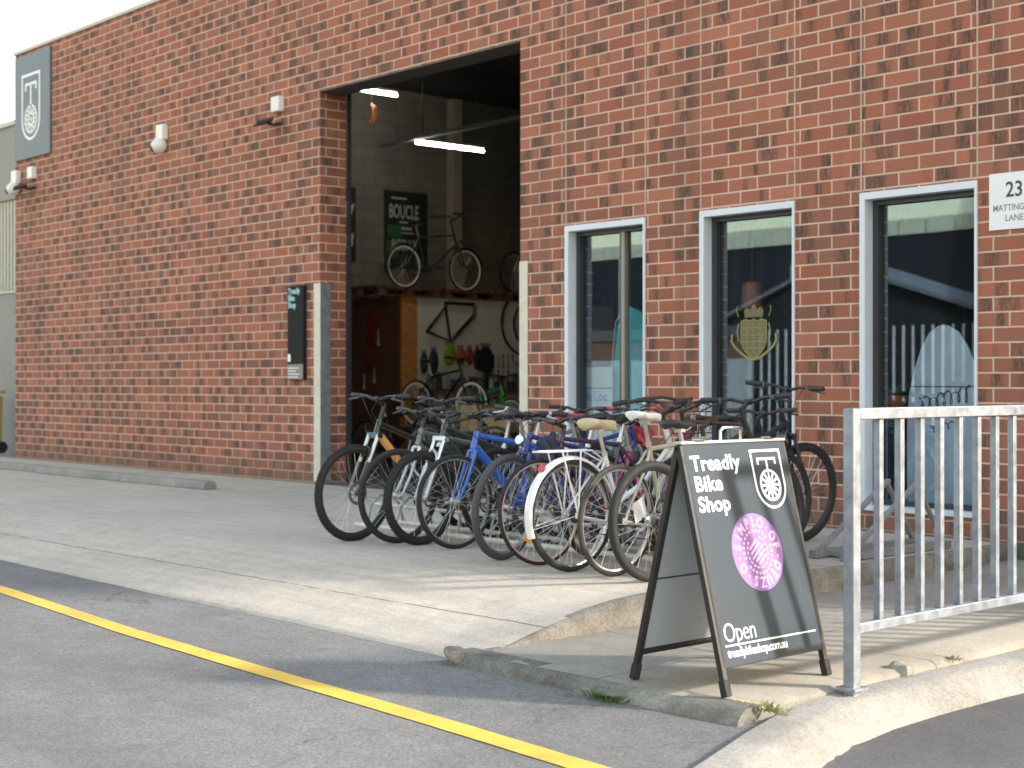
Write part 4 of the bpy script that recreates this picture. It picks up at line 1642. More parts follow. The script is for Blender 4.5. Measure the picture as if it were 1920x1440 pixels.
    if S.get('tag'):
        mb = MB()
        p = rh + Vector((.12, -.075, .06))
        mb.obox(p, (.05, 0, .02), (-.012, .004, .06), (0, .0008, 0))
        mb.build('price_tag', LETW, root)
    if S.get('bottle'):
        mb = MB()
        p, q = lerp(BB, hb, .35), lerp(BB, hb, .62)
        n_ = Vector((-(q - p).z, 0, (q - p).x)).normalized() * .055
        mb.tube([p + n_, lerp(p, q, .75) + n_, lerp(p, q, .85) + n_, q + n_], [.034, .034, .022, .018], 14)
        mb.build('bottle', S['bottle'], root)
    if S.get('basket'):
        mb = MB()
        c_ = BC + Vector((.17, 0, -.06))
        for z_, sc in ((-.1, .8), (-.03, .88), (.04, .95), (.1, 1.0)):
            q = [c_ + Vector((x * .13 * sc, y * .17 * sc, z_)) for x, y in ((-1, -1), (1, -1), (1, 1), (-1, 1))]
            mb.tube(q, .004, 5, closed=True)
        for x, y in [(-1, y_) for y_ in (-1, -.66, -.33, 0, .33, .66, 1)] + [(1, y_) for y_ in (-1, -.66, -.33, 0, .33, .66, 1)] + [(x_, s) for s in (-1, 1) for x_ in (-.5, 0, .5)]:
            mb.tube([c_ + Vector((x * .13, y * .17, .1)), c_ + Vector((x * .104, y * .136, -.1))], .0022, 4)
        for y in (-.6, -.3, 0, .3, .6):
            mb.tube([c_ + Vector((-.104, y * .17, -.1)), c_ + Vector((.104, y * .17, -.1))], .0022, 4)
        mb.xf(M)
        mb.build('basket', S['basket'], root)
    if S.get('bag'):
        mb = MB()
        c_ = BC + Vector((.06, 0, -.17))
        mb.ball(c_, .085, .75, 1.25, .95, 18, 12)
        i0 = 0
        for i_ in range(len(mb.v)):
            v_ = Vector(mb.v[i_])
            d_ = v_ - c_
            v_ += d_ * (.75 * noise.noise(v_ * 17) + .5 * noise.noise(v_ * 41)) + Vector((0, 0, -.25 * abs(d_.y)))
            mb.v[i_] = tuple(v_)
        mb.xf(M)
        mb.build('bag', S['bag'], root, ang=70)
    return root


def paint(name, c, rough=.28, **k):
    return mat(name, c, rough, var=.06, coat=.4, **k)


OUT, IN = -pi / 2, pi / 2
GB = 'bicycles parked at the rack in front of the shop'
P_BLK = paint('paint_black', (.02, .02, .022))
P_WHT = paint('paint_white', (.75, .75, .74))
P_BLU = paint('paint_blue', (.035, .13, .50))
P_NVY = paint('paint_navy', (.035, .05, .22))
P_PUR = paint('paint_purple', (.05, .03, .075))
P_KHA = paint('paint_khaki', (.42, .41, .31))
P_PNK = paint('paint_pink', (.55, .06, .17))
P_GRY = paint('paint_grey', (.16, .165, .17))
P_RED = paint('paint_red', (.45, .03, .04))
P_GRN = paint('paint_green', (.03, .28, .05))
P_DGR = paint('paint_dark_green', (.03, .05, .04))
ORG = paint('paint_orange', (.85, .40, .12))
SADW = mat('white_saddle', (.72, .72, .71), .5)
SADC = mat('cream_saddle', (.55, .47, .30), .55)
SADR = mat('red_saddle', (.52, .07, .10), .5)
BRN = mat('brown_tape', (.06, .03, .022), .6)
WRIM = mat('white_rim', (.93, .93, .92), .4, 0)
GRIM = mat('grey_rim', (.32, .33, .35), .35, .6)
PRIM = mat('pink_rim', (.62, .45, .44), .35, .4)

MTB = dict(R=.352, tr=.027, wb=1.10, fl=.47, hl=.11, ha=69.5, susp=True, disc=True, knobs=True, st=.42, sp=.2, bw=.33, tube=.02, dt=1.35, rise=.02, sr=.12)
HYB = dict(R=.342, tr=.020, wb=1.06, st=.47, sp=.16, bw=.29, sr=.09)
ROAD = dict(R=.336, tr=.013, wb=1.0, st=.52, sp=.12, bar='drop', tube=.0155, dt=1.1, ha=72.5)
CITY = dict(R=.345, tr=.019, wb=1.08, step=True, bar='swept', st=.46, sp=.15, hl=.17, sr=.09)

bicycle('bicycle', 'black mountain bike with white and orange downtube, the first bike beside the doorway', 'bicycle',
        dict(MTB, frame=P_BLK, frame2=ORG, forkm=P_BLK, stanch=SILVER, steer=.10, crank=.4), (-8.89, -3.39), OUT - .04, GB, .02)
bicycle('bicycle', 'dark grey hybrid bike with silver fork beside the leftmost mountain bike', 'bicycle',
        dict(HYB, frame=P_GRY, forkm=SILVER, barm=BLACK, steer=-.12, crank=1.5, rim=BLACKM, nsp=32), (-8.55, -3.25), OUT + .05, GB, -.03)
bicycle('bicycle', 'black trail bike with knobbly tyres and bare silver fork legs, third in the row', 'bicycle',
        dict(MTB, R=.335, frame=P_DGR, forkm=SILVER, stanch=CHROME, steer=.08, crank=2.2, bw=.30, disc=False), (-8.34, -3.2), OUT - .03, GB, .03)
bicycle('bicycle', 'bright blue bike with blue fork and grey rims, fourth in the row', 'bicycle',
        dict(HYB, R=.33, tr=.018, frame=P_BLU, forkm=P_BLU, rim=GRIM, steer=-.05, crank=-1.0, tube=.02, dt=1.6, bottle=None), (-7.98, -3.18), OUT, GB, .02)
bicycle('bicycle', 'navy commuter bike with fat grey tyres in the middle of the row', 'bicycle',
        dict(HYB, R=.348, tr=.026, frame=P_NVY, forkm=P_NVY, tyre=RUBBERG, rim=GRIM, steer=.16, crank=.9, levm=SILVER, light=True), (-7.26, -3.37), OUT + .02, GB, -.03)
bicycle('bicycle', 'purple road bike with thin pinkish rims left of the white city bike', 'bicycle',
        dict(ROAD, frame=P_PUR, forkm=P_PUR, rim=PRIM, bar='flat', bw=.26, steer=-.06, crank=.2, bag=mat('navy_bag', (.03, .035, .07), .8), reflector=True, rang=-1.0), (-6.9, -3.38), OUT - .02, GB, .02)
bicycle('bicycle', 'white city bike with white rear mudguard, carrier and coat guard', 'bicycle',
        dict(CITY, near=-1, frame=P_WHT, forkm=P_WHT, rim=CHROME, fender=P_WHT, rack=P_WHT, saddle=SADC, sw=.19, spad=.05, kick=P_WHT, rearref=True, gripm=BLACKM, barm=BLACK, basket=DSTEEL, crank=.7, nsp=36), (-6.53, -3.47), IN - .03, GB, -.03)
bicycle('bicycle', 'khaki road bike with tan tyres, white racing saddle and brown drop bars', 'bicycle',
        dict(ROAD, near=-1, tr=.017, frame=P_KHA, forkm=P_KHA, tyre=TANT, rim=SILVER, saddle=SADW, barm=BRN, gripm=BRN, stemm=BRN, levm=SILVER, crank=1.9, tag=True, st=.53, sp=.14), (-6.2, -3.43), IN + .03, GB, .03)
bicycle('bicycle', 'black bike with fat tyres and raised flat bar directly behind the pavement sign', 'bicycle',
        dict(MTB, near=-1, frame=P_BLK, forkm=P_BLK, tyre=RUBBER, steer=.1, crank=.3, disc=False, knobs=False, reflector=True, rang=-1.25, kick=DSTEEL), (-5.88, -3.45), IN - .02, GB, -.02)
# second, inner row with wheels against the shop front
GI = 'bicycles parked in the inner row under the windows'
bicycle('bicycle', 'black mountain bike with wide flat bar under the middle window, wheel near brick pier', 'bicycle',
        dict(MTB, near=1, R=.36, frame=P_BLK, frame2=P_GRY, forkm=P_BLK, stanch=DSTEEL, steer=-.1, crank=.8, bw=.36, rise=.05, sr=.16), (-6.66, -1.0), IN + .02, GI, .03)
bicycle('bicycle', 'pink step-through bike mostly hidden behind the white city bike', 'bicycle',
        dict(CITY, near=1, frame=P_PNK, forkm=P_PNK, rim=SILVER, crank=.5, saddle=BLACKM, gripm=BRN), (-6.95, -1.75), IN, GI, .02)
bicycle('bicycle', 'grey touring bike with red saddle and red bag in the inner row by the doorway', 'bicycle',
        dict(HYB, near=1, frame=P_NVY, forkm=SILVER, tyre=RUBBERG, saddle=SADR, gripm=SADR, crank=.2, bag=mat('red_bag', (.42, .05, .06), .7)), (-7.62, -1.55), IN - .03, GI, -.02)
bicycle('bicycle', 'plain grey bike in the inner row behind the leftmost bikes', 'bicycle',
        dict(HYB, near=1, frame=P_GRY, forkm=P_GRY, saddle=BLACKM, crank=1.2, gripm=BLACKM), (-8.2, -1.6), IN + .04, GI, .02)
bicycle('bicycle', 'black bike with brown grips and saddle in the inner row behind the khaki one', 'bicycle',
        dict(HYB, near=1, frame=P_BLK, forkm=P_BLK, saddle=BRN, barm=BRN, crank=1.2, gripm=BRN, sr=.09), (-6.45, -1.5), IN + .0, GI, -.02)

# bicycle rack under the row
t = thing('bicycle_rack', 'low galvanised rack with wheel hoops under the parked bicycles', 'bicycle rack', (-7.4, -2.75, 0))
mb = MB()
for y in (-.18, .18):
    mb.tube([(-2.1, y, .05), (1.9, y, .05)], .02, 8)
mb.tube([(-2.1, 0, .2), (1.9, 0, .2)], .015, 8)
mb.build('rail', STEELW, t)
for k in range(11):
    x = -1.95 + k * .36
    mb = MB()
    mb.tube([(x, -.18, .05), (x, -.14, .2), (x, -.05, .28), (x, .05, .28), (x, .14, .2), (x, .18, .05)], .009, 7)
    mb.build('hoop', GALVD, t)
# end stand behind the railing
t = thing('rack_stand', 'dull grey steel end frame of a bike stand on the driveway edge behind the railing', 'bike stand', (-5.95, -1.2, 0))
mb = MB()
mb.bar((0, -.62, .03), (0, .62, .03), .06, .05)
mb.bar((.24, -.62, .03), (.24, .62, .03), .06, .05)
mb.bar((-.05, -.45, .03), (.3, -.45, .03), .05, .04)
mb.bar((-.05, .5, .03), (.3, .5, .03), .05, .04)
mb.build('base', GALVD, t, bevel=.003)
for x in (0, .24):
    mb = MB()
    mb.bar((x, -.55, .05), (x, .25, .48), .04, .02)
    mb.bar((x, .55, .05), (x, .22, .48), .03, .02)
    mb.build('brace', GALVD, t)

# ------------------------------------------------------------ inside the workshop
def poster(name, label, y0, y1, z0, z1):
    o = thing(name, label, 'poster', (-18.44, (y0 + y1) / 2, (z0 + z1) / 2))
    mb = MB()
    mb.box(-18.448, -18.43, y0, y1, z0, z1)
    mb.build('sheet', mat('poster_black', (.012, .014, .013), .6), o, off=o.location)
    return o


PW = mat('poster_white', (.45, .46, .42), .6)
o = poster('poster', 'black and green poster with bold white lettering above the cabinet', 4.17, 5.02, 2.95, 4.16)
mb = MB()
for c in ((4.22, 4.5, 3.38, 3.62), (4.2, 4.42, 3.12, 3.42), (4.75, 4.98, 2.98, 3.15)):
    mb.box(-18.43, -18.427, *c)
mb.build('green_print', mat('poster_green', (.03, .11, .035), .6), o, off=o.location)
P0 = o.location
loc = lambda y, z: (-18.4262 - P0.x, y - P0.y, z - P0.z)
text('lettering', 'BOUCLE', .30, loc(4.25, 3.74), (0, 1, 0), (0, 0, 1), PW, o, .001, .006, sx=.52)
text('lettering', 'RODAX', .24, loc(4.30, 3.24), (0, 1, 0), (0, 0, 1), PW, o, .001, .005, sx=.6)
mb = MB()
for a_, b_, c_, d_ in ((4.45, 4.9, 3.66, 3.69), (4.5, 4.7, 3.56, 3.6), (4.5, 4.75, 3.5, 3.52), (4.3, 4.6, 4.03, 4.06)):
    mb.box(-18.428, -18.425, a_, b_, c_, d_)
mb.build('small_print', PW, o, off=o.location)
o = poster('poster', 'narrow black poster with pale figure beside the doorway reveal', 3.2, 3.62, 3.02, 4.14)
mb = MB()
mb.prism([(-.1, .2), (.05, .25), (.12, .45), (0, .4), (-.08, .52), (-.16, .35)], (-18.43, 3.48, 3.45), (0, 1, 0), (0, 0, 1), (.003, 0, 0))
mb.prism([(-.15, -.3), (.08, -.2), (.1, 0), (-.02, -.08), (-.1, .05), (-.2, -.1)], (-18.43, 3.48, 3.45), (0, 1, 0), (0, 0, 1), (.003, 0, 0))
mb.build('figure_print', PW, o, off=o.location)

t = thing('storage_cabinet', 'tall dark red plywood cabinet with orange end panel and pale tool board', 'cabinet', (-17.8, 5.2, 0))
mb = MB()
mb.box(-18.44, -17.2, 3.56, 3.62, 0.01, 2.42)
mb.build('end_panel', mat('dark_red_board', (.17, .075, .055), .6, var=.25, vs=3), t, off=t.location)
mb = MB()
mb.box(-17.24, -17.195, 3.545, 3.83, 0.01, 2.43)
mb.build('edge_panel', mat('orange_board', (.66, .29, .09), .6, var=.3, vs=14), t, off=t.location)
mb = MB()
mb.box(-17.25, -17.205, 3.831, 8.0, 0.01, 2.43)
mb.build('tool_board', mat('pale_board', (.76, .73, .66), .6, var=.08), t, off=t.location)
mb = MB()
mb.box(-18.44, -17.25, 3.63, 8.0, 2.36, 2.42)
mb.build('top_panel', mat('dark_red_board', (.075, .028, .022)), t, off=t.location)
# red and white things painted on / hung at the end panel
mb = MB()
mb.box(-18.05, -17.86, 3.548, 3.559, 1.7, 2.25)
mb.box(-18.1, -17.9, 3.548, 3.559, 1.32, 1.5)
mb.build('red_notice', mat('dim_red', (.22, .02, .025), .6), t, off=t.location)

PALW = mat('pallet_timber', (.20, .10, .065), .75, var=.35, vs=9)
for k, y in enumerate((3.05, 4.28, 5.51, 6.74)):
    t = thing('pallet', 'reddish timber pallet on top of the cabinet, %s' % ('nearest the doorway', 'under the rear wheel of the shelf bicycle', 'under the front wheel of the shelf bicycle', 'farthest into the shop')[k], 'pallet', (-17.72, y + .6, 2.43), 0, 'pallets forming the high shelf')
    mb = MB()
    for j in range(8):
        yy = -.58 + j * .166
        mb.box(-.6, .6, yy - .06, yy + .06, .115, .14)
    for xx in (-.52, 0, .52):
        mb.box(xx - .05, xx + .05, -.59, .59, .09, .114)
        for yy in (-.5, 0, .5):
            mb.box(xx - .05, xx + .05, yy - .07, yy + .07, .018, .0895)
        mb.box(xx - .05, xx + .05, -.59, .59, .0, .0175)
    mb.build('deck', PALW, t)

GS = 'bicycles stored inside the workshop'
bicycle('bicycle', 'dark green upright bicycle with bright rims standing on the high pallet shelf', 'bicycle',
        dict(CITY, step=False, near=-1, R=.335, tr=.019, frame=P_DGR, forkm=P_DGR, rim=WRIM, light=True, crank=.4, st=.56, hl=.2, deep=.02, sr=.2, fender=P_BLK, wb=1.2), (-17.55, 3.86, 2.57), IN, GS)
bicycle('bicycle', 'black bicycle with silver fork at the right end of the high pallet shelf', 'bicycle',
        dict(HYB, near=1, frame=P_PUR, forkm=SILVER, rim=BLACKM, crank=.4), (-17.45, 6.0, 2.57), OUT, GS)
bicycle('bicycle', 'small green bicycle inside the workshop behind the red saddle', 'bicycle',
        dict(HYB, near=1, R=.26, tr=.02, wb=.9, st=.34, fl=.32, frame=P_GRN, forkm=P_GRN, rim=WRIM, crank=.4, bb=.25, tube=.022), (-14.55, 3.3, 0.45), 0.1, GS)
bicycle('bicycle', 'black bicycle with broad white rims in the workshop below the tool board', 'bicycle',
        dict(HYB, near=-1, R=.33, frame=P_BLK, forkm=P_BLK, rim=WRIM, deep=.035, crank=.4), (-16.3, 3.1, .55), 0.1, GS)
bicycle('bicycle', 'black bicycle leaning in shadow just inside the doorway', 'bicycle',
        dict(HYB, near=1, frame=P_BLK, forkm=P_BLK, rim=SILVER, crank=.9), (-12.4, 1.15, .004), .12, GS, .08)
bicycle('bicycle', 'dark grey bicycle parked in shadow behind the cartons', 'bicycle',
        dict(MTB, near=1, frame=P_GRY, forkm=P_BLK, crank=.2, knobs=False), (-11.6, 2.3, .004), -.15, GS, -.05)
bicycle('bicycle', 'black bicycle standing by the dark red cabinet end', 'bicycle',
        dict(HYB, near=1, frame=P_BLK, forkm=P_GRY, crank=1.4), (-14.9, 2.25, .004), .2, GS, .06)
t = thing('work_bench', 'dark low workbench carrying the indoor bicycles', 'bench', (-15.3, 3.2, 0))
mb = MB()
mb.box(-1.5, 1.5, -.35, .35, .40, .448)
mb.build('top', mat('bench_top', (.05, .045, .04), .7), t)
for sx_ in (-1, 1):
    for sy_ in (-1, 1):
        mb = MB()
        mb.box(sx_ * 1.4 - .04, sx_ * 1.4 + .04, sy_ * .28 - .04, sy_ * .28 + .04, 0.004, .399)
        mb.build('leg', MATS['bench_top'], t)
mb = MB()
mb.box(-1.5, -.4, -.3, .3, .4485, .548)
mb.build('riser', MATS['bench_top'], t)
CARD = mat('cardboard', (.36, .25, .12), .8, var=.12, vs=4)
for k, (x, y, z, sx_, sy_, sz, lab) in enumerate(((-13.6, 2.0, .58, .17, .25, .32, 'brown cardboard carton on the left of the pair inside the doorway'), (-13.2, 2.05, .58, .19, .25, .28, 'brown cardboard carton on the right of the pair inside the doorway'))):
    t = thing('carton', lab, 'box', (x, y, z), 0.1, 'cartons inside the doorway')
    mb = MB()
    mb.box(-sx_, sx_, -sy_, sy_, 0, sz)
    b_ = mb.build('box_body', CARD, t, bevel=.004)
    mb = MB()
    mb.box(-.03, .03, -sy_ - .001, sy_ + .001, sz - .001, sz + .0015)
    mb.box(-.03, .03, -sy_ - .002, -sy_ - .0005, sz * .4, sz)
    mb.build('tape', mat('packing_tape', (.28, .2, .1), .4), b_)
t = thing('packing_table', 'low dark table under the two cardboard cartons', 'table', (-13.4, 2.0, 0))
mb = MB()
mb.box(-.5, .5, -.35, .35, .53, .578)
mb.build('top', MATS['bench_top'], t)
for sx_ in (-1, 1):
    for sy_ in (-1, 1):
        mb = MB()
        mb.box(sx_ * .45 - .03, sx_ * .45 + .03, sy_ * .3 - .03, sy_ * .3 + .03, .004, .529)
        mb.build('leg', MATS['bench_top'], t)

# frame and wheel hung on the tool board
t = thing('frameset', 'bare black bicycle frame hanging on the pale tool board', 'bicycle frame', (-17.17, 4.45, 2.0))
mb = MB()
q = lambda y, z: (-17.17, y, z)
sd0, hd0, bb0, dr0, hb0 = q(4.337, 2.36), q(4.914, 2.36), q(4.44, 1.79), q(3.99, 1.925), q(4.905, 2.19)
mb.tube([sd0, hd0], .022, 10)
mb.tube([sd0, bb0], .022, 10)
mb.tube([hd0, hb0], .027, 10)
mb.tube([hb0, bb0], .03, 10)
for s in (-1, 1):
    oo = Vector((s * .03, 0, 0))
    mb.tube([Vector(sd0) - Vector((0, 0, .06)), Vector(dr0) + oo], .012, 8)
    mb.tube([bb0, Vector(dr0) + oo], .014, 8)
mb.build('frame_tubes', P_BLK, t, off=t.location)
for k, (y, z, Rw_, lab) in enumerate(((5.97, 2.10, .50, 'large black tyre hanging on the tool board at the door edge'), (6.05, 2.08, .36, 'smaller black tyre hanging inside the larger one at the door edge'))):
    mb = MB()
    mb.torus((0, 0, 0), (1, 0, 0), Rw_, .018, 48, 8)
    o = mb.build('tyre_hoop', RUBBER)
    o.location = (-17.17 + .04 * k, y, z)
    tag(o, lab, 'tyre', 'tyres on the tool board')

packs = [((.30, .42, .06), 4.40, 1.63, .13, .20, 'lime green packet hanging on the tool board'), ((.42, .16, .04), 4.62, 1.60, .10, .18, 'orange packet hanging on the tool board'), ((.36, .05, .04), 4.80, 1.61, .08, .17, 'red packet hanging on the tool board'),
         ((.03, .03, .035), 5.12, 1.55, .17, .30, 'big black bag hanging on the tool board'), ((.04, .04, .045), 4.1, 1.52, .09, .24, 'dark pouch hanging next to the lime packet'), ((.05, .05, .07), 3.92, 1.50, .07, .20, 'small navy pouch hanging by the orange edge panel'),
         ((.03, .03, .03), 4.95, 1.58, .07, .22, 'slim black pouch hanging between red packet and big bag')]
for c, y, z, hw_, hh, lab in packs:
    t = thing('accessory_pack', lab, 'packet', (-17.15, y, z), 0, 'accessory packs hanging on the board')
    mb = MB()
    mb.ball((0, 0, -hh * .2), 1, .03, hw_, hh * .8, 14, 8)
    mb.build('pouch', mat('pack_%d' % int(y * 100), c, .5), t, ang=60)
    mb = MB()
    mb.box(-.004, .004, -hw_ * .6, hw_ * .6, hh * .55, hh * .75)
    mb.build('header_card', mat('pack_card', (.25, .25, .24), .6), t)
t = thing('hanging_label', 'white card hanging at the right edge of the doorway view', 'card', (-17.1, 5.72, 1.33))
mb = MB()
mb.box(-.006, .006, -.11, .11, -.17, .17)
mb.build('card', mat('label_card', (.55, .55, .57), .6), t)
mb = MB()
mb.torus((.008, 0, .13), (1, 0, 0), .02, .006, 14, 6)
mb.build('hole_ring', BLACKM, t)
SILT = mat('tool_steel', (.3, .3, .31), .4, .5)
for k in range(9):
    y = 5.3 + .1 * (k % 5)
    z = 1.5 - .24 * (k // 5)
    mb = MB()
    mb.tube([(0, 0, .08), (0, 0, -.05)], [.008, .007], 6)
    mb.ball((0, 0, .09), .02, .5, 1, 1, 8, 6)
    mb.tube([(0, 0, -.05), (0, 0, -.1)], .013, 6)
    o = mb.build('hand_tool', SILT if k % 2 else BLACKM)
    o.location = (-17.17, y, z)
    tag(o, ('bright steel' if k % 2 else 'black') + ' hand tool hanging on the pale tool board near the doorway edge', 'tool', ('steel' if k % 2 else 'black') + ' tools on the tool board')
for k, (x, z) in enumerate(((-17.75, 1.86), (-17.85, 1.3), (-18.1, 1.2))):
    mb = MB()
    mb.tube([(0, 0, .1), (0, 0, -.1)], [.012, .02], 8)
    mb.tube([(0, 0, -.1), (0, 0, -.14)], [.035, .03], 8)
    o = mb.build('hanging_tool', mat('dull_white', (.4, .4, .38), .5))
    o.location = (x, 3.53, z)
    tag(o, ('pale tool hanging highest on the dark red cabinet end', 'pale tool hanging low on the dark red cabinet end', 'pale tool hanging lowest and farthest left on the cabinet end')[k], 'tool', 'tools on the cabinet end')

t = thing('parts_shelf', 'narrow timber shelf running along the foot of the pale tool board', 'shelf', (-17.05, 5.2, 1.08))
mb = MB()
mb.box(-.145, .1, -1.35, 2.0, -.03, 0)
mb.build('plank', PALW, t)
mb = MB()
for y in (-1.2, -.2, .8, 1.8):
    mb.bar((-.14, y, -.2), (.08, y, -.031), .03, .02)
mb.build('bracket', DSTEEL, t)
rnd = random.Random(5)
cols = [(.30, .30, .30), (.03, .03, .035), (.5, .5, .48), (.05, .08, .22), (.35, .07, .05), (.28, .2, .1), (.06, .06, .06), (.12, .2, .1)]
y = 3.92
k = 0
while y < 6.6:
    w_ = rnd.uniform(.05, .11)
    h_ = rnd.uniform(.1, .26)
    c = cols[k % len(cols)]
    mb = MB()
    if k % 3 == 1:
        mb.tube([(0, 0, 0), (0, 0, h_ * .7), (0, 0, h_ * .8), (0, 0, h_)], [w_ * .5, w_ * .5, w_ * .22, w_ * .2], 12)
        o = mb.build('bottle', mat('shelf_col_%d' % (k % 8), c, .4))
        tag(o, 'small workshop bottle standing on the shelf under the tool board', 'bottle', 'bottles on the parts shelf')
    else:
        mb.box(-.06, .06, -w_ / 2, w_ / 2, 0, h_)
        mb.box(-.062, .0, -w_ / 2 - .002, w_ / 2 + .002, h_ * .7, h_ + .002)
        o = mb.build('parts_box', mat('shelf_col_%d' % (k % 8), c, .4), bevel=.003)
        tag(o, 'small parts box standing on the shelf under the tool board', 'box', 'boxes on the parts shelf')
    o.location = (-17.03, y + w_ / 2, 1.081)
    o.rotation_euler = (0, 0, rnd.uniform(-.15, .15))
    y += w_ + rnd.uniform(.01, .05)
    k += 1

# tube lights
TUBE = emit_mat('tube_glow', (1.0, .96, .84), 16.0)
for (p, q_, lab) in (((-17.25, 2.35, 5.34), (-17.2, 3.45, 5.34), 'upper fluorescent tube just inside the doorway head'), ((-16.25, 3.05, 4.50), (-16.2, 4.25, 4.50), 'lower fluorescent tube hanging under the roof beam')):
    c = (Vector(p) + Vector(q_)) / 2
    t = thing('tube_light', lab, 'light', c, 0, 'fluorescent tube lights')
    a_, b_ = Vector(p) - c, Vector(q_) - c
    mb = MB()
    mb.tube([a_, b_], .017, 12)
    mb.build('tube', TUBE, t)
    mb = MB()
    mb.obox(Vector((0, 0, .055)), (.035, 0, 0), (b_ - a_) * .5, (0, 0, .018))
    mb.build('batten', CAMW, t)
    mb = MB()
    for s in (.8, -.8):
        mb.tube([a_ * s + Vector((0, 0, .074)), a_ * s + Vector((0, 0, 5.74 - c.z))], .006, 6)
    mb.build('suspension', DSTEEL, t)
t = thing('hanging_hook', 'orange hook hanging in the dark behind the upper tube light', 'hook', (-17.2, 3.0, 5.0))
mb = MB()
mb.tube([(0, 0, .16), (.06, 0, .1), (.07, 0, 0), (.02, 0, -.09), (-.06, 0, -.1)], [.02, .035, .035, .03, .015], 8)
mb.build('hook', mat('hook_orange', (.6, .2, .05), .5), t)
mb = MB()
mb.tube([(0, 0, .16), (0, 0, .74)], .006, 6)
mb.build('hanger', DSTEEL, t)
t = thing('display_board', 'dark navy panel standing in the shadowy back of the workshop', 'panel', (-14.9, 9.0, 0))
mb = MB()
mb.box(-.9, .9, -.03, .03, 0.01, 4.1)
mb.build('board', mat('navy_board', (.02, .022, .06), .7), t)
mb = MB()
mb.box(-.92, .92, -.045, -.031, 4.0, 4.1)
mb.build('trim', DSTEEL, t)

# shop display seen through the windows
t = thing('feather_banner', 'tall teal banner standing behind the left window', 'banner', (-9.53, 0.30, 0))
TE = mat('teal_cloth', (.10, .52, .52), .7)
pts = [(-.28, .25), (.22, .25), (.24, 1.2), (.2, 1.6), (.08, 1.82), (-.08, 1.88), (-.22, 1.7), (-.28, 1.3)]
mb = MB()
mb.prism(pts, (0, 0, 0), (1, 0, 0), (0, 0, 1), (0, .01, 0))
mb.build('cloth', TE, t)
mb = MB()
mb.tube([(-.29, 0, .0), (-.30, 0, 1.3), (-.24, 0, 1.74), (-.08, 0, 1.92)], .012, 8)
mb.build('pole', CHROME, t)
t = thing('feather_banner', 'pale grey rounded banner with dark script behind the right window', 'banner', (-6.26, 0.27, 0))
pts = [(-.33, .22), (.33, .22), (.33, .9), (.31, 1.1), (.27, 1.28), (.2, 1.44), (.12, 1.55), (.03, 1.6), (-.05, 1.6), (-.13, 1.55), (-.2, 1.44), (-.26, 1.28), (-.31, 1.08), (-.33, .85)]
mb = MB()
mb.prism(pts, (0, 0, 0), (1, 0, 0), (0, 0, 1), (0, .01, 0))
mb.build('cloth', mat('pale_cloth', (.60, .64, .74), .7), t)
mb = MB()
A = dict(o=(0, -.003, 0), u=(1, 0, 0), v=(0, 0, 1), t=(0, -.002, 0))
cur = []
for k in range(90):
    q_ = k / 89
    amp = .035 + .03 * abs(sin(q_ * 7.3 + 1))
    cur.append((-.22 + .44 * q_ + .022 * sin(q_ * 44), .98 + .10 * q_ + amp * cos(q_ * 44)))
mb.stroke(cur, .009, **A)
cur = [(-.12 + .3 * k / 49 + .018 * sin(k * .62), .80 + .06 * k / 49 + .028 * cos(k * .62)) for k in range(50)]
mb.stroke(cur, .008, **A)
mb.stroke([(-.33, 1.13), (.33, 1.13)], .008, **A)
mb.build('script_print', DK, t)
mb = MB()
mb.tube([(-.1, .012, 0), (-.1, .012, 1.5)], .012, 8)
mb.build('pole', BLACKM, t)
t = thing('window_poster', 'white poster with blue lettering low in the left window', 'poster', (-9.93, 0.24, 0.95))
mb = MB()
mb.box(-.24, .17, -.004, .004, -.5, .36)
mb.build('sheet', mat('sheet_white', (.62, .62, .60), .6), t)
BL_ = mat('blue_ink', (.05, .22, .42), .5)
text('lettering', 'rk Loc', .13, (-.215, -.0055, .04), (1, 0, 0), (0, 0, 1), BL_, t, .0008, .002, sx=.95)
mb = MB()
mb.box(-.24, .17, -.0065, -.0045, .155, .165)
mb.box(-.24, -.2, -.0065, -.0045, .09, .1)
mb.build('rule', DK, t)
t = thing('flower_pot', 'orange pot with green plant behind the lower right window', 'pot', (-6.79, .42, .95))
mb = MB()
mb.tube([(0, 0, 0), (0, 0, .1), (0, 0, .11)], [.08, .12, .125], 16)
mb.build('pot', mat('terracotta', (.5, .17, .06), .7), t)
mb = MB()
for k in range(40):
    a_ = random.uniform(0, 2 * pi)
    r_ = random.uniform(.02, .12)
    p = Vector((r_ * cos(a_), r_ * sin(a_), .11))
    d_ = Vector((cos(a_) * .5, sin(a_) * .5, 1)).normalized() * random.uniform(.05, .13)
    w_ = Vector((-sin(a_), cos(a_), 0)) * .012
    mb.add([p - w_, p + w_, p + d_], [(0, 1, 2)])
mb.build('leaves', mat('leaf_green', (.06, .16, .03), .6), t, fix=False)
t = thing('display_plinth', 'dark plinth inside the right window carrying the orange pot', 'plinth', (-6.79, .42, 0))
mb = MB()
mb.box(-.17, .17, -.2, .2, .01, .90)
mb.cur = 1
mb.box(-.2, .2, -.23, .23, .901, .948)
mb.build('body', [DARKW, DSTEEL], t, bevel=.004)
t = thing('window_lamp', 'rusty copper pendant shade behind the middle window', 'lamp', (-8.27, .45, 1.92))
mb = MB()
mb.tube([(0, 0, .13), (0, 0, .11), (0, 0, -.1)], [.03, .085, .10], 18, cap=False)
mb.build('shade', mat('copper_shade', (.40, .15, .09), .6), t)
mb = MB()
mb.tube([(0, 0, .125), (0, 0, 3.6)], .006, 6)
mb.build('cord', BLACKM, t)
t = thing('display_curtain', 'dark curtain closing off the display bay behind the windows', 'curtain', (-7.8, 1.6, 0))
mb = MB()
rows = []
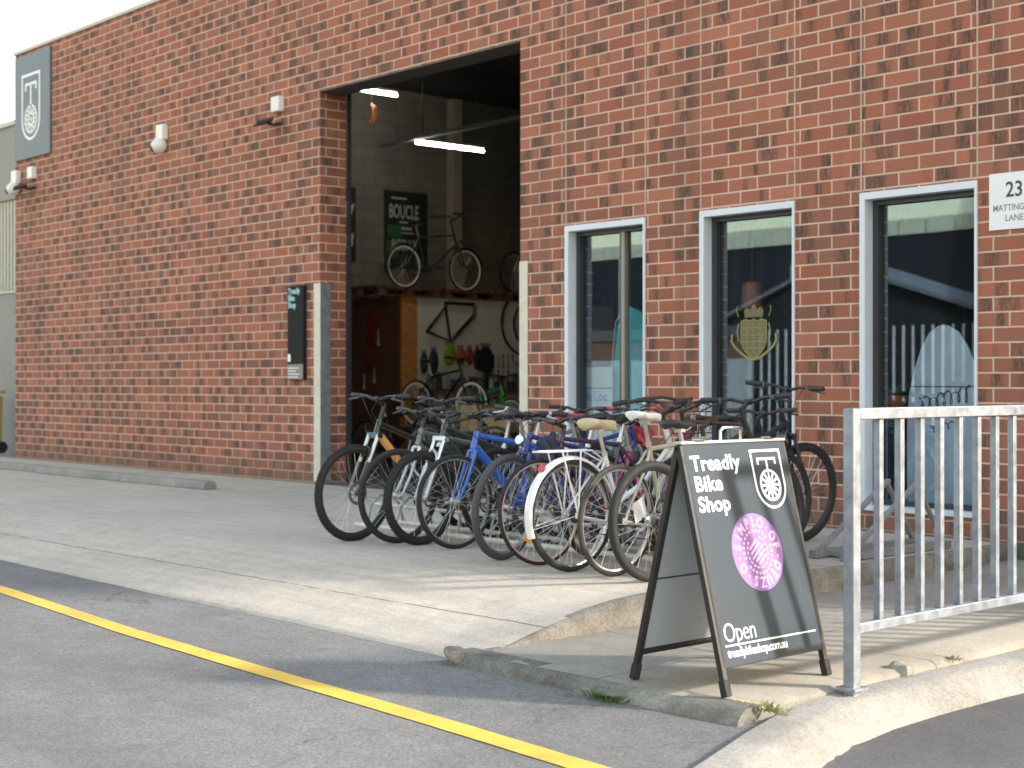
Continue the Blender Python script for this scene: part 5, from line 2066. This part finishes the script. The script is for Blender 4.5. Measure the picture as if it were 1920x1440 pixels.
for k in range(121):
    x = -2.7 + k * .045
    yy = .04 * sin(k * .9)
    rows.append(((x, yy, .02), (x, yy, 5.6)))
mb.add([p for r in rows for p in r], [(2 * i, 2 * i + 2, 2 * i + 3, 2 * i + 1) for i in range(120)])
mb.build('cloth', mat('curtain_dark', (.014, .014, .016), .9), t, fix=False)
mb = MB()
mb.tube([(-2.75, 0, 5.62), (2.75, 0, 5.62)], .02, 8)
mb.build('rod', DSTEEL, t)

# ------------------------------------------------------------ across the lane (seen in the window reflections)
t = thing('timber_fence', 'dark brown fence with pale battens across the lane', 'fence', (-16, -14.2, 0))
mb = MB()
mb.box(-3.3, 7.5, 0, .06, -.35, 2.27)
mb.build('boards', mat('fence_brown', (.03, .026, .024), .8, var=.2), t)
mb = MB()
for k in range(51):
    x = -3.2 + .21 * k
    mb.box(x - .02, x + .02, .0605, .09, -.3, 2.25)
mb.build('battens', mat('fence_batten', (.85, .83, .78), .7), t)
t = thing('roadside_wall', 'cream rendered low wall with a brick band and dark ledge across the lane', 'wall', (-25, -14.2, 0))
mb = MB()
mb.box(-9, 5.4, -.2, 0, -.35, 1.68)
mb.build('render_panel', mat('cream_render', (.72, .70, .64), .8), t, smooth_=False)
mb = MB()
mb.box(-9, 5.4, -.2, -.003, 1.681, 2.12)
mb.build('brick_band', mat('band_brick', (.30, .14, .09), .8, var=.3, vs=14), t, smooth_=False)
mb = MB()
mb.box(-9, 5.45, -.35, .06, 2.121, 2.36)
mb.build('ledge', mat('ledge_grey', (.16, .16, .165), .6), t)
mb = MB()
mb.box(1.55, 1.68, -.3, -.17, 2.361, 4.0)
mb.build('post', LETW, t)
t = thing('gabled_shed', 'low shed with a pale gable roof behind the batten fence', 'shed', (-20.2, -19, 0))
SHW = mat('shed_wall', (.035, .033, .032), .85)
mb = MB()
mb.prism([(-3.6, -.4), (4.2, -.4), (4.2, 2.5), (0, 3.85), (-3.6, 2.45)], (0, 1.0, 0), (1, 0, 0), (0, 0, 1), (0, -1.6, 0))
mb.build('wall', SHW, t, smooth_=False)
SHR = mat('shed_roof', (.26, .26, .26), .6, var=.15)
mb = MB()
for sgn_, x1, z1 in ((1, 4.5, 2.46), (-1, -3.9, 2.4)):
    mb.add([(0, 1.25, 3.98), (x1, 1.25, z1 + .06), (x1, -.7, z1 + .06), (0, -.7, 3.98), (0, 1.25, 3.87), (x1, 1.25, z1 - .02), (x1, -.7, z1 - .02), (0, -.7, 3.87)],
           [(0, 1, 2, 3), (4, 7, 6, 5), (0, 4, 5, 1), (1, 5, 6, 2), (2, 6, 7, 3), (3, 7, 4, 0)])
mb.build('roof', SHR, t, smooth_=False)
mb = MB()
mb.box(-2.9, -2.6, 1.001, 1.05, .9, 1.9)
mb.build('window', mat('shed_window', (.5, .5, .5), .5), t)
t = thing('dark_warehouse', 'long dark warehouse with a strip of pale roof panels across the lane', 'warehouse', (-38, -40, 0))
mb = MB()
mb.box(-30, 22, -6, 8, -.4, 6.0)
mb.build('wall', mat('warehouse_dark', (.03, .03, .036), .8, var=.2, vs=.6), t, smooth_=False)
mb = MB()
for k in range(50):
    x = -29.8 + k * 1.03
    mb.box(x, x + .95, 7.6, 8.05, 6.02, 6.52 + .12 * ((k // 6) % 2))
mb.build('roof_panels', mat('pale_panel', (.85, .82, .60), .5), t)
mb = MB()
mb.box(6.0, 9.5, 8.001, 8.06, 3.8, 5.3)
mb.build('wall_sheet', mat('cream_sheet', (.5, .47, .38), .7), t)
mb = MB()
mb.box(-12, -2, 8.3, 8.4, -.3, 2.1)
mb.build('low_wall', mat('warehouse_low', (.52, .50, .46), .8), t)
for (x, y, h, lab) in ((-44, -22, 7.6, 'leafy tree standing across the lane beside the dark warehouse'),):
    t = thing('street_tree', lab, 'tree', (x, y, -.3))
    mb = MB()
    mb.tube([(0, 0, 0), (.1, 0, 1.5), (0, .1, 3.2)], [.22, .17, .1], 10)
    for k in range(6):
        a_ = k * 1.05
        mb.tube([(0.05, 0.05, 2.4 + k * .12), (1.2 * cos(a_), 1.2 * sin(a_), 4.2 + .2 * k)], [.07, .02], 6)
    mb.build('trunk', mat('bark', (.10, .075, .05), .9), t)
    mb = MB()
    cl = [(Vector((random.gauss(0, 1.1), random.gauss(0, 1.1), 4.9 + random.gauss(0, .9))), random.uniform(.5, .95)) for _ in range(16)]
    for c, r_ in cl:
        for _ in range(190):
            d_ = Vector((random.gauss(0, 1), random.gauss(0, 1), random.gauss(0, 1))).normalized() * r_ * random.random() ** .4
            n_ = Vector((random.gauss(0, 1), random.gauss(0, 1), random.gauss(0, 1))).normalized()
            u_ = n_.orthogonal().normalized() * .10
            w_ = n_.cross(u_) * .6
            p = c + d_
            mb.add([p - u_, p + w_, p + u_, p - w_], [(0, 1, 2, 3)])
    mb.build('crown', mat('tree_leaf', (.07, .10, .03), .7, var=.3), t, fix=False)

# ------------------------------------------------------------ weeds and chips along the kerbs
WG = mat('weed_green', (.10, .17, .04), .7, var=.3)
WY = mat('weed_dry', (.34, .32, .12), .8, var=.3)


def weed(x, y, z, n, h, m, lab, sprd=.05):
    mb = MB()
    for k in range(n):
        a_ = random.uniform(0, 2 * pi)
        r_ = random.uniform(0, sprd)
        p = Vector((r_ * cos(a_) * 1.8, r_ * sin(a_) * .6, 0))
        d_ = Vector((cos(a_) * .9, sin(a_) * .9, random.uniform(.4, 1.2))).normalized() * random.uniform(.4, 1) * h
        w_ = Vector((-sin(a_), cos(a_), 0)) * random.uniform(.003, .008)
        mid = p + d_ * .55 + Vector((0, 0, h * .12))
        mb.add([p - w_ * .5, p + w_ * .5, mid + w_, mid - w_, p + d_], [(0, 1, 2, 3), (3, 2, 4)])
    o = mb.build('weed', m, fix=False)
    o.location = (x, y, z)
    tag(o, lab, 'weed', None)


weed(-4.55, -5.21, -.228, 110, .05, WG, 'low green weed at the foot of the footpath kerb by the lane', .07)
weed(-3.83, -5.02, -.185, 120, .045, WY, 'dry yellowish weed in the joint at the footpath corner', .08)
weed(-3.88, -3.55, -.165, 90, .03, WY, 'dry weed in the gap between footpath and kerb under the railing', .05)

for k, (x, y, s, lab) in enumerate(((-5.62, -5.16, .05, 'dark broken kerb lump where the driveway meets the footpath'), (-3.90, -3.95, .05, 'pale broken concrete chunk beside the kerb below the railing'))):
    mb = MB()
    mb.ball((0, 0, 0), s, 1.5, 1.0, .8, 12, 8)
    for i_ in range(len(mb.v)):
        v_ = Vector(mb.v[i_])
        v_ *= 1 + .5 * noise.noise(v_ * 22 + Vector((k * 9, 0, 0)))
        mb.v[i_] = tuple(v_)
    o = mb.build('concrete_lump', OLDC if k == 0 else KERB, ang=25)
    o.location = (x, y, -.18 + .01 * k)
    tag(o, lab, 'concrete lump')

letters_to_meshes()
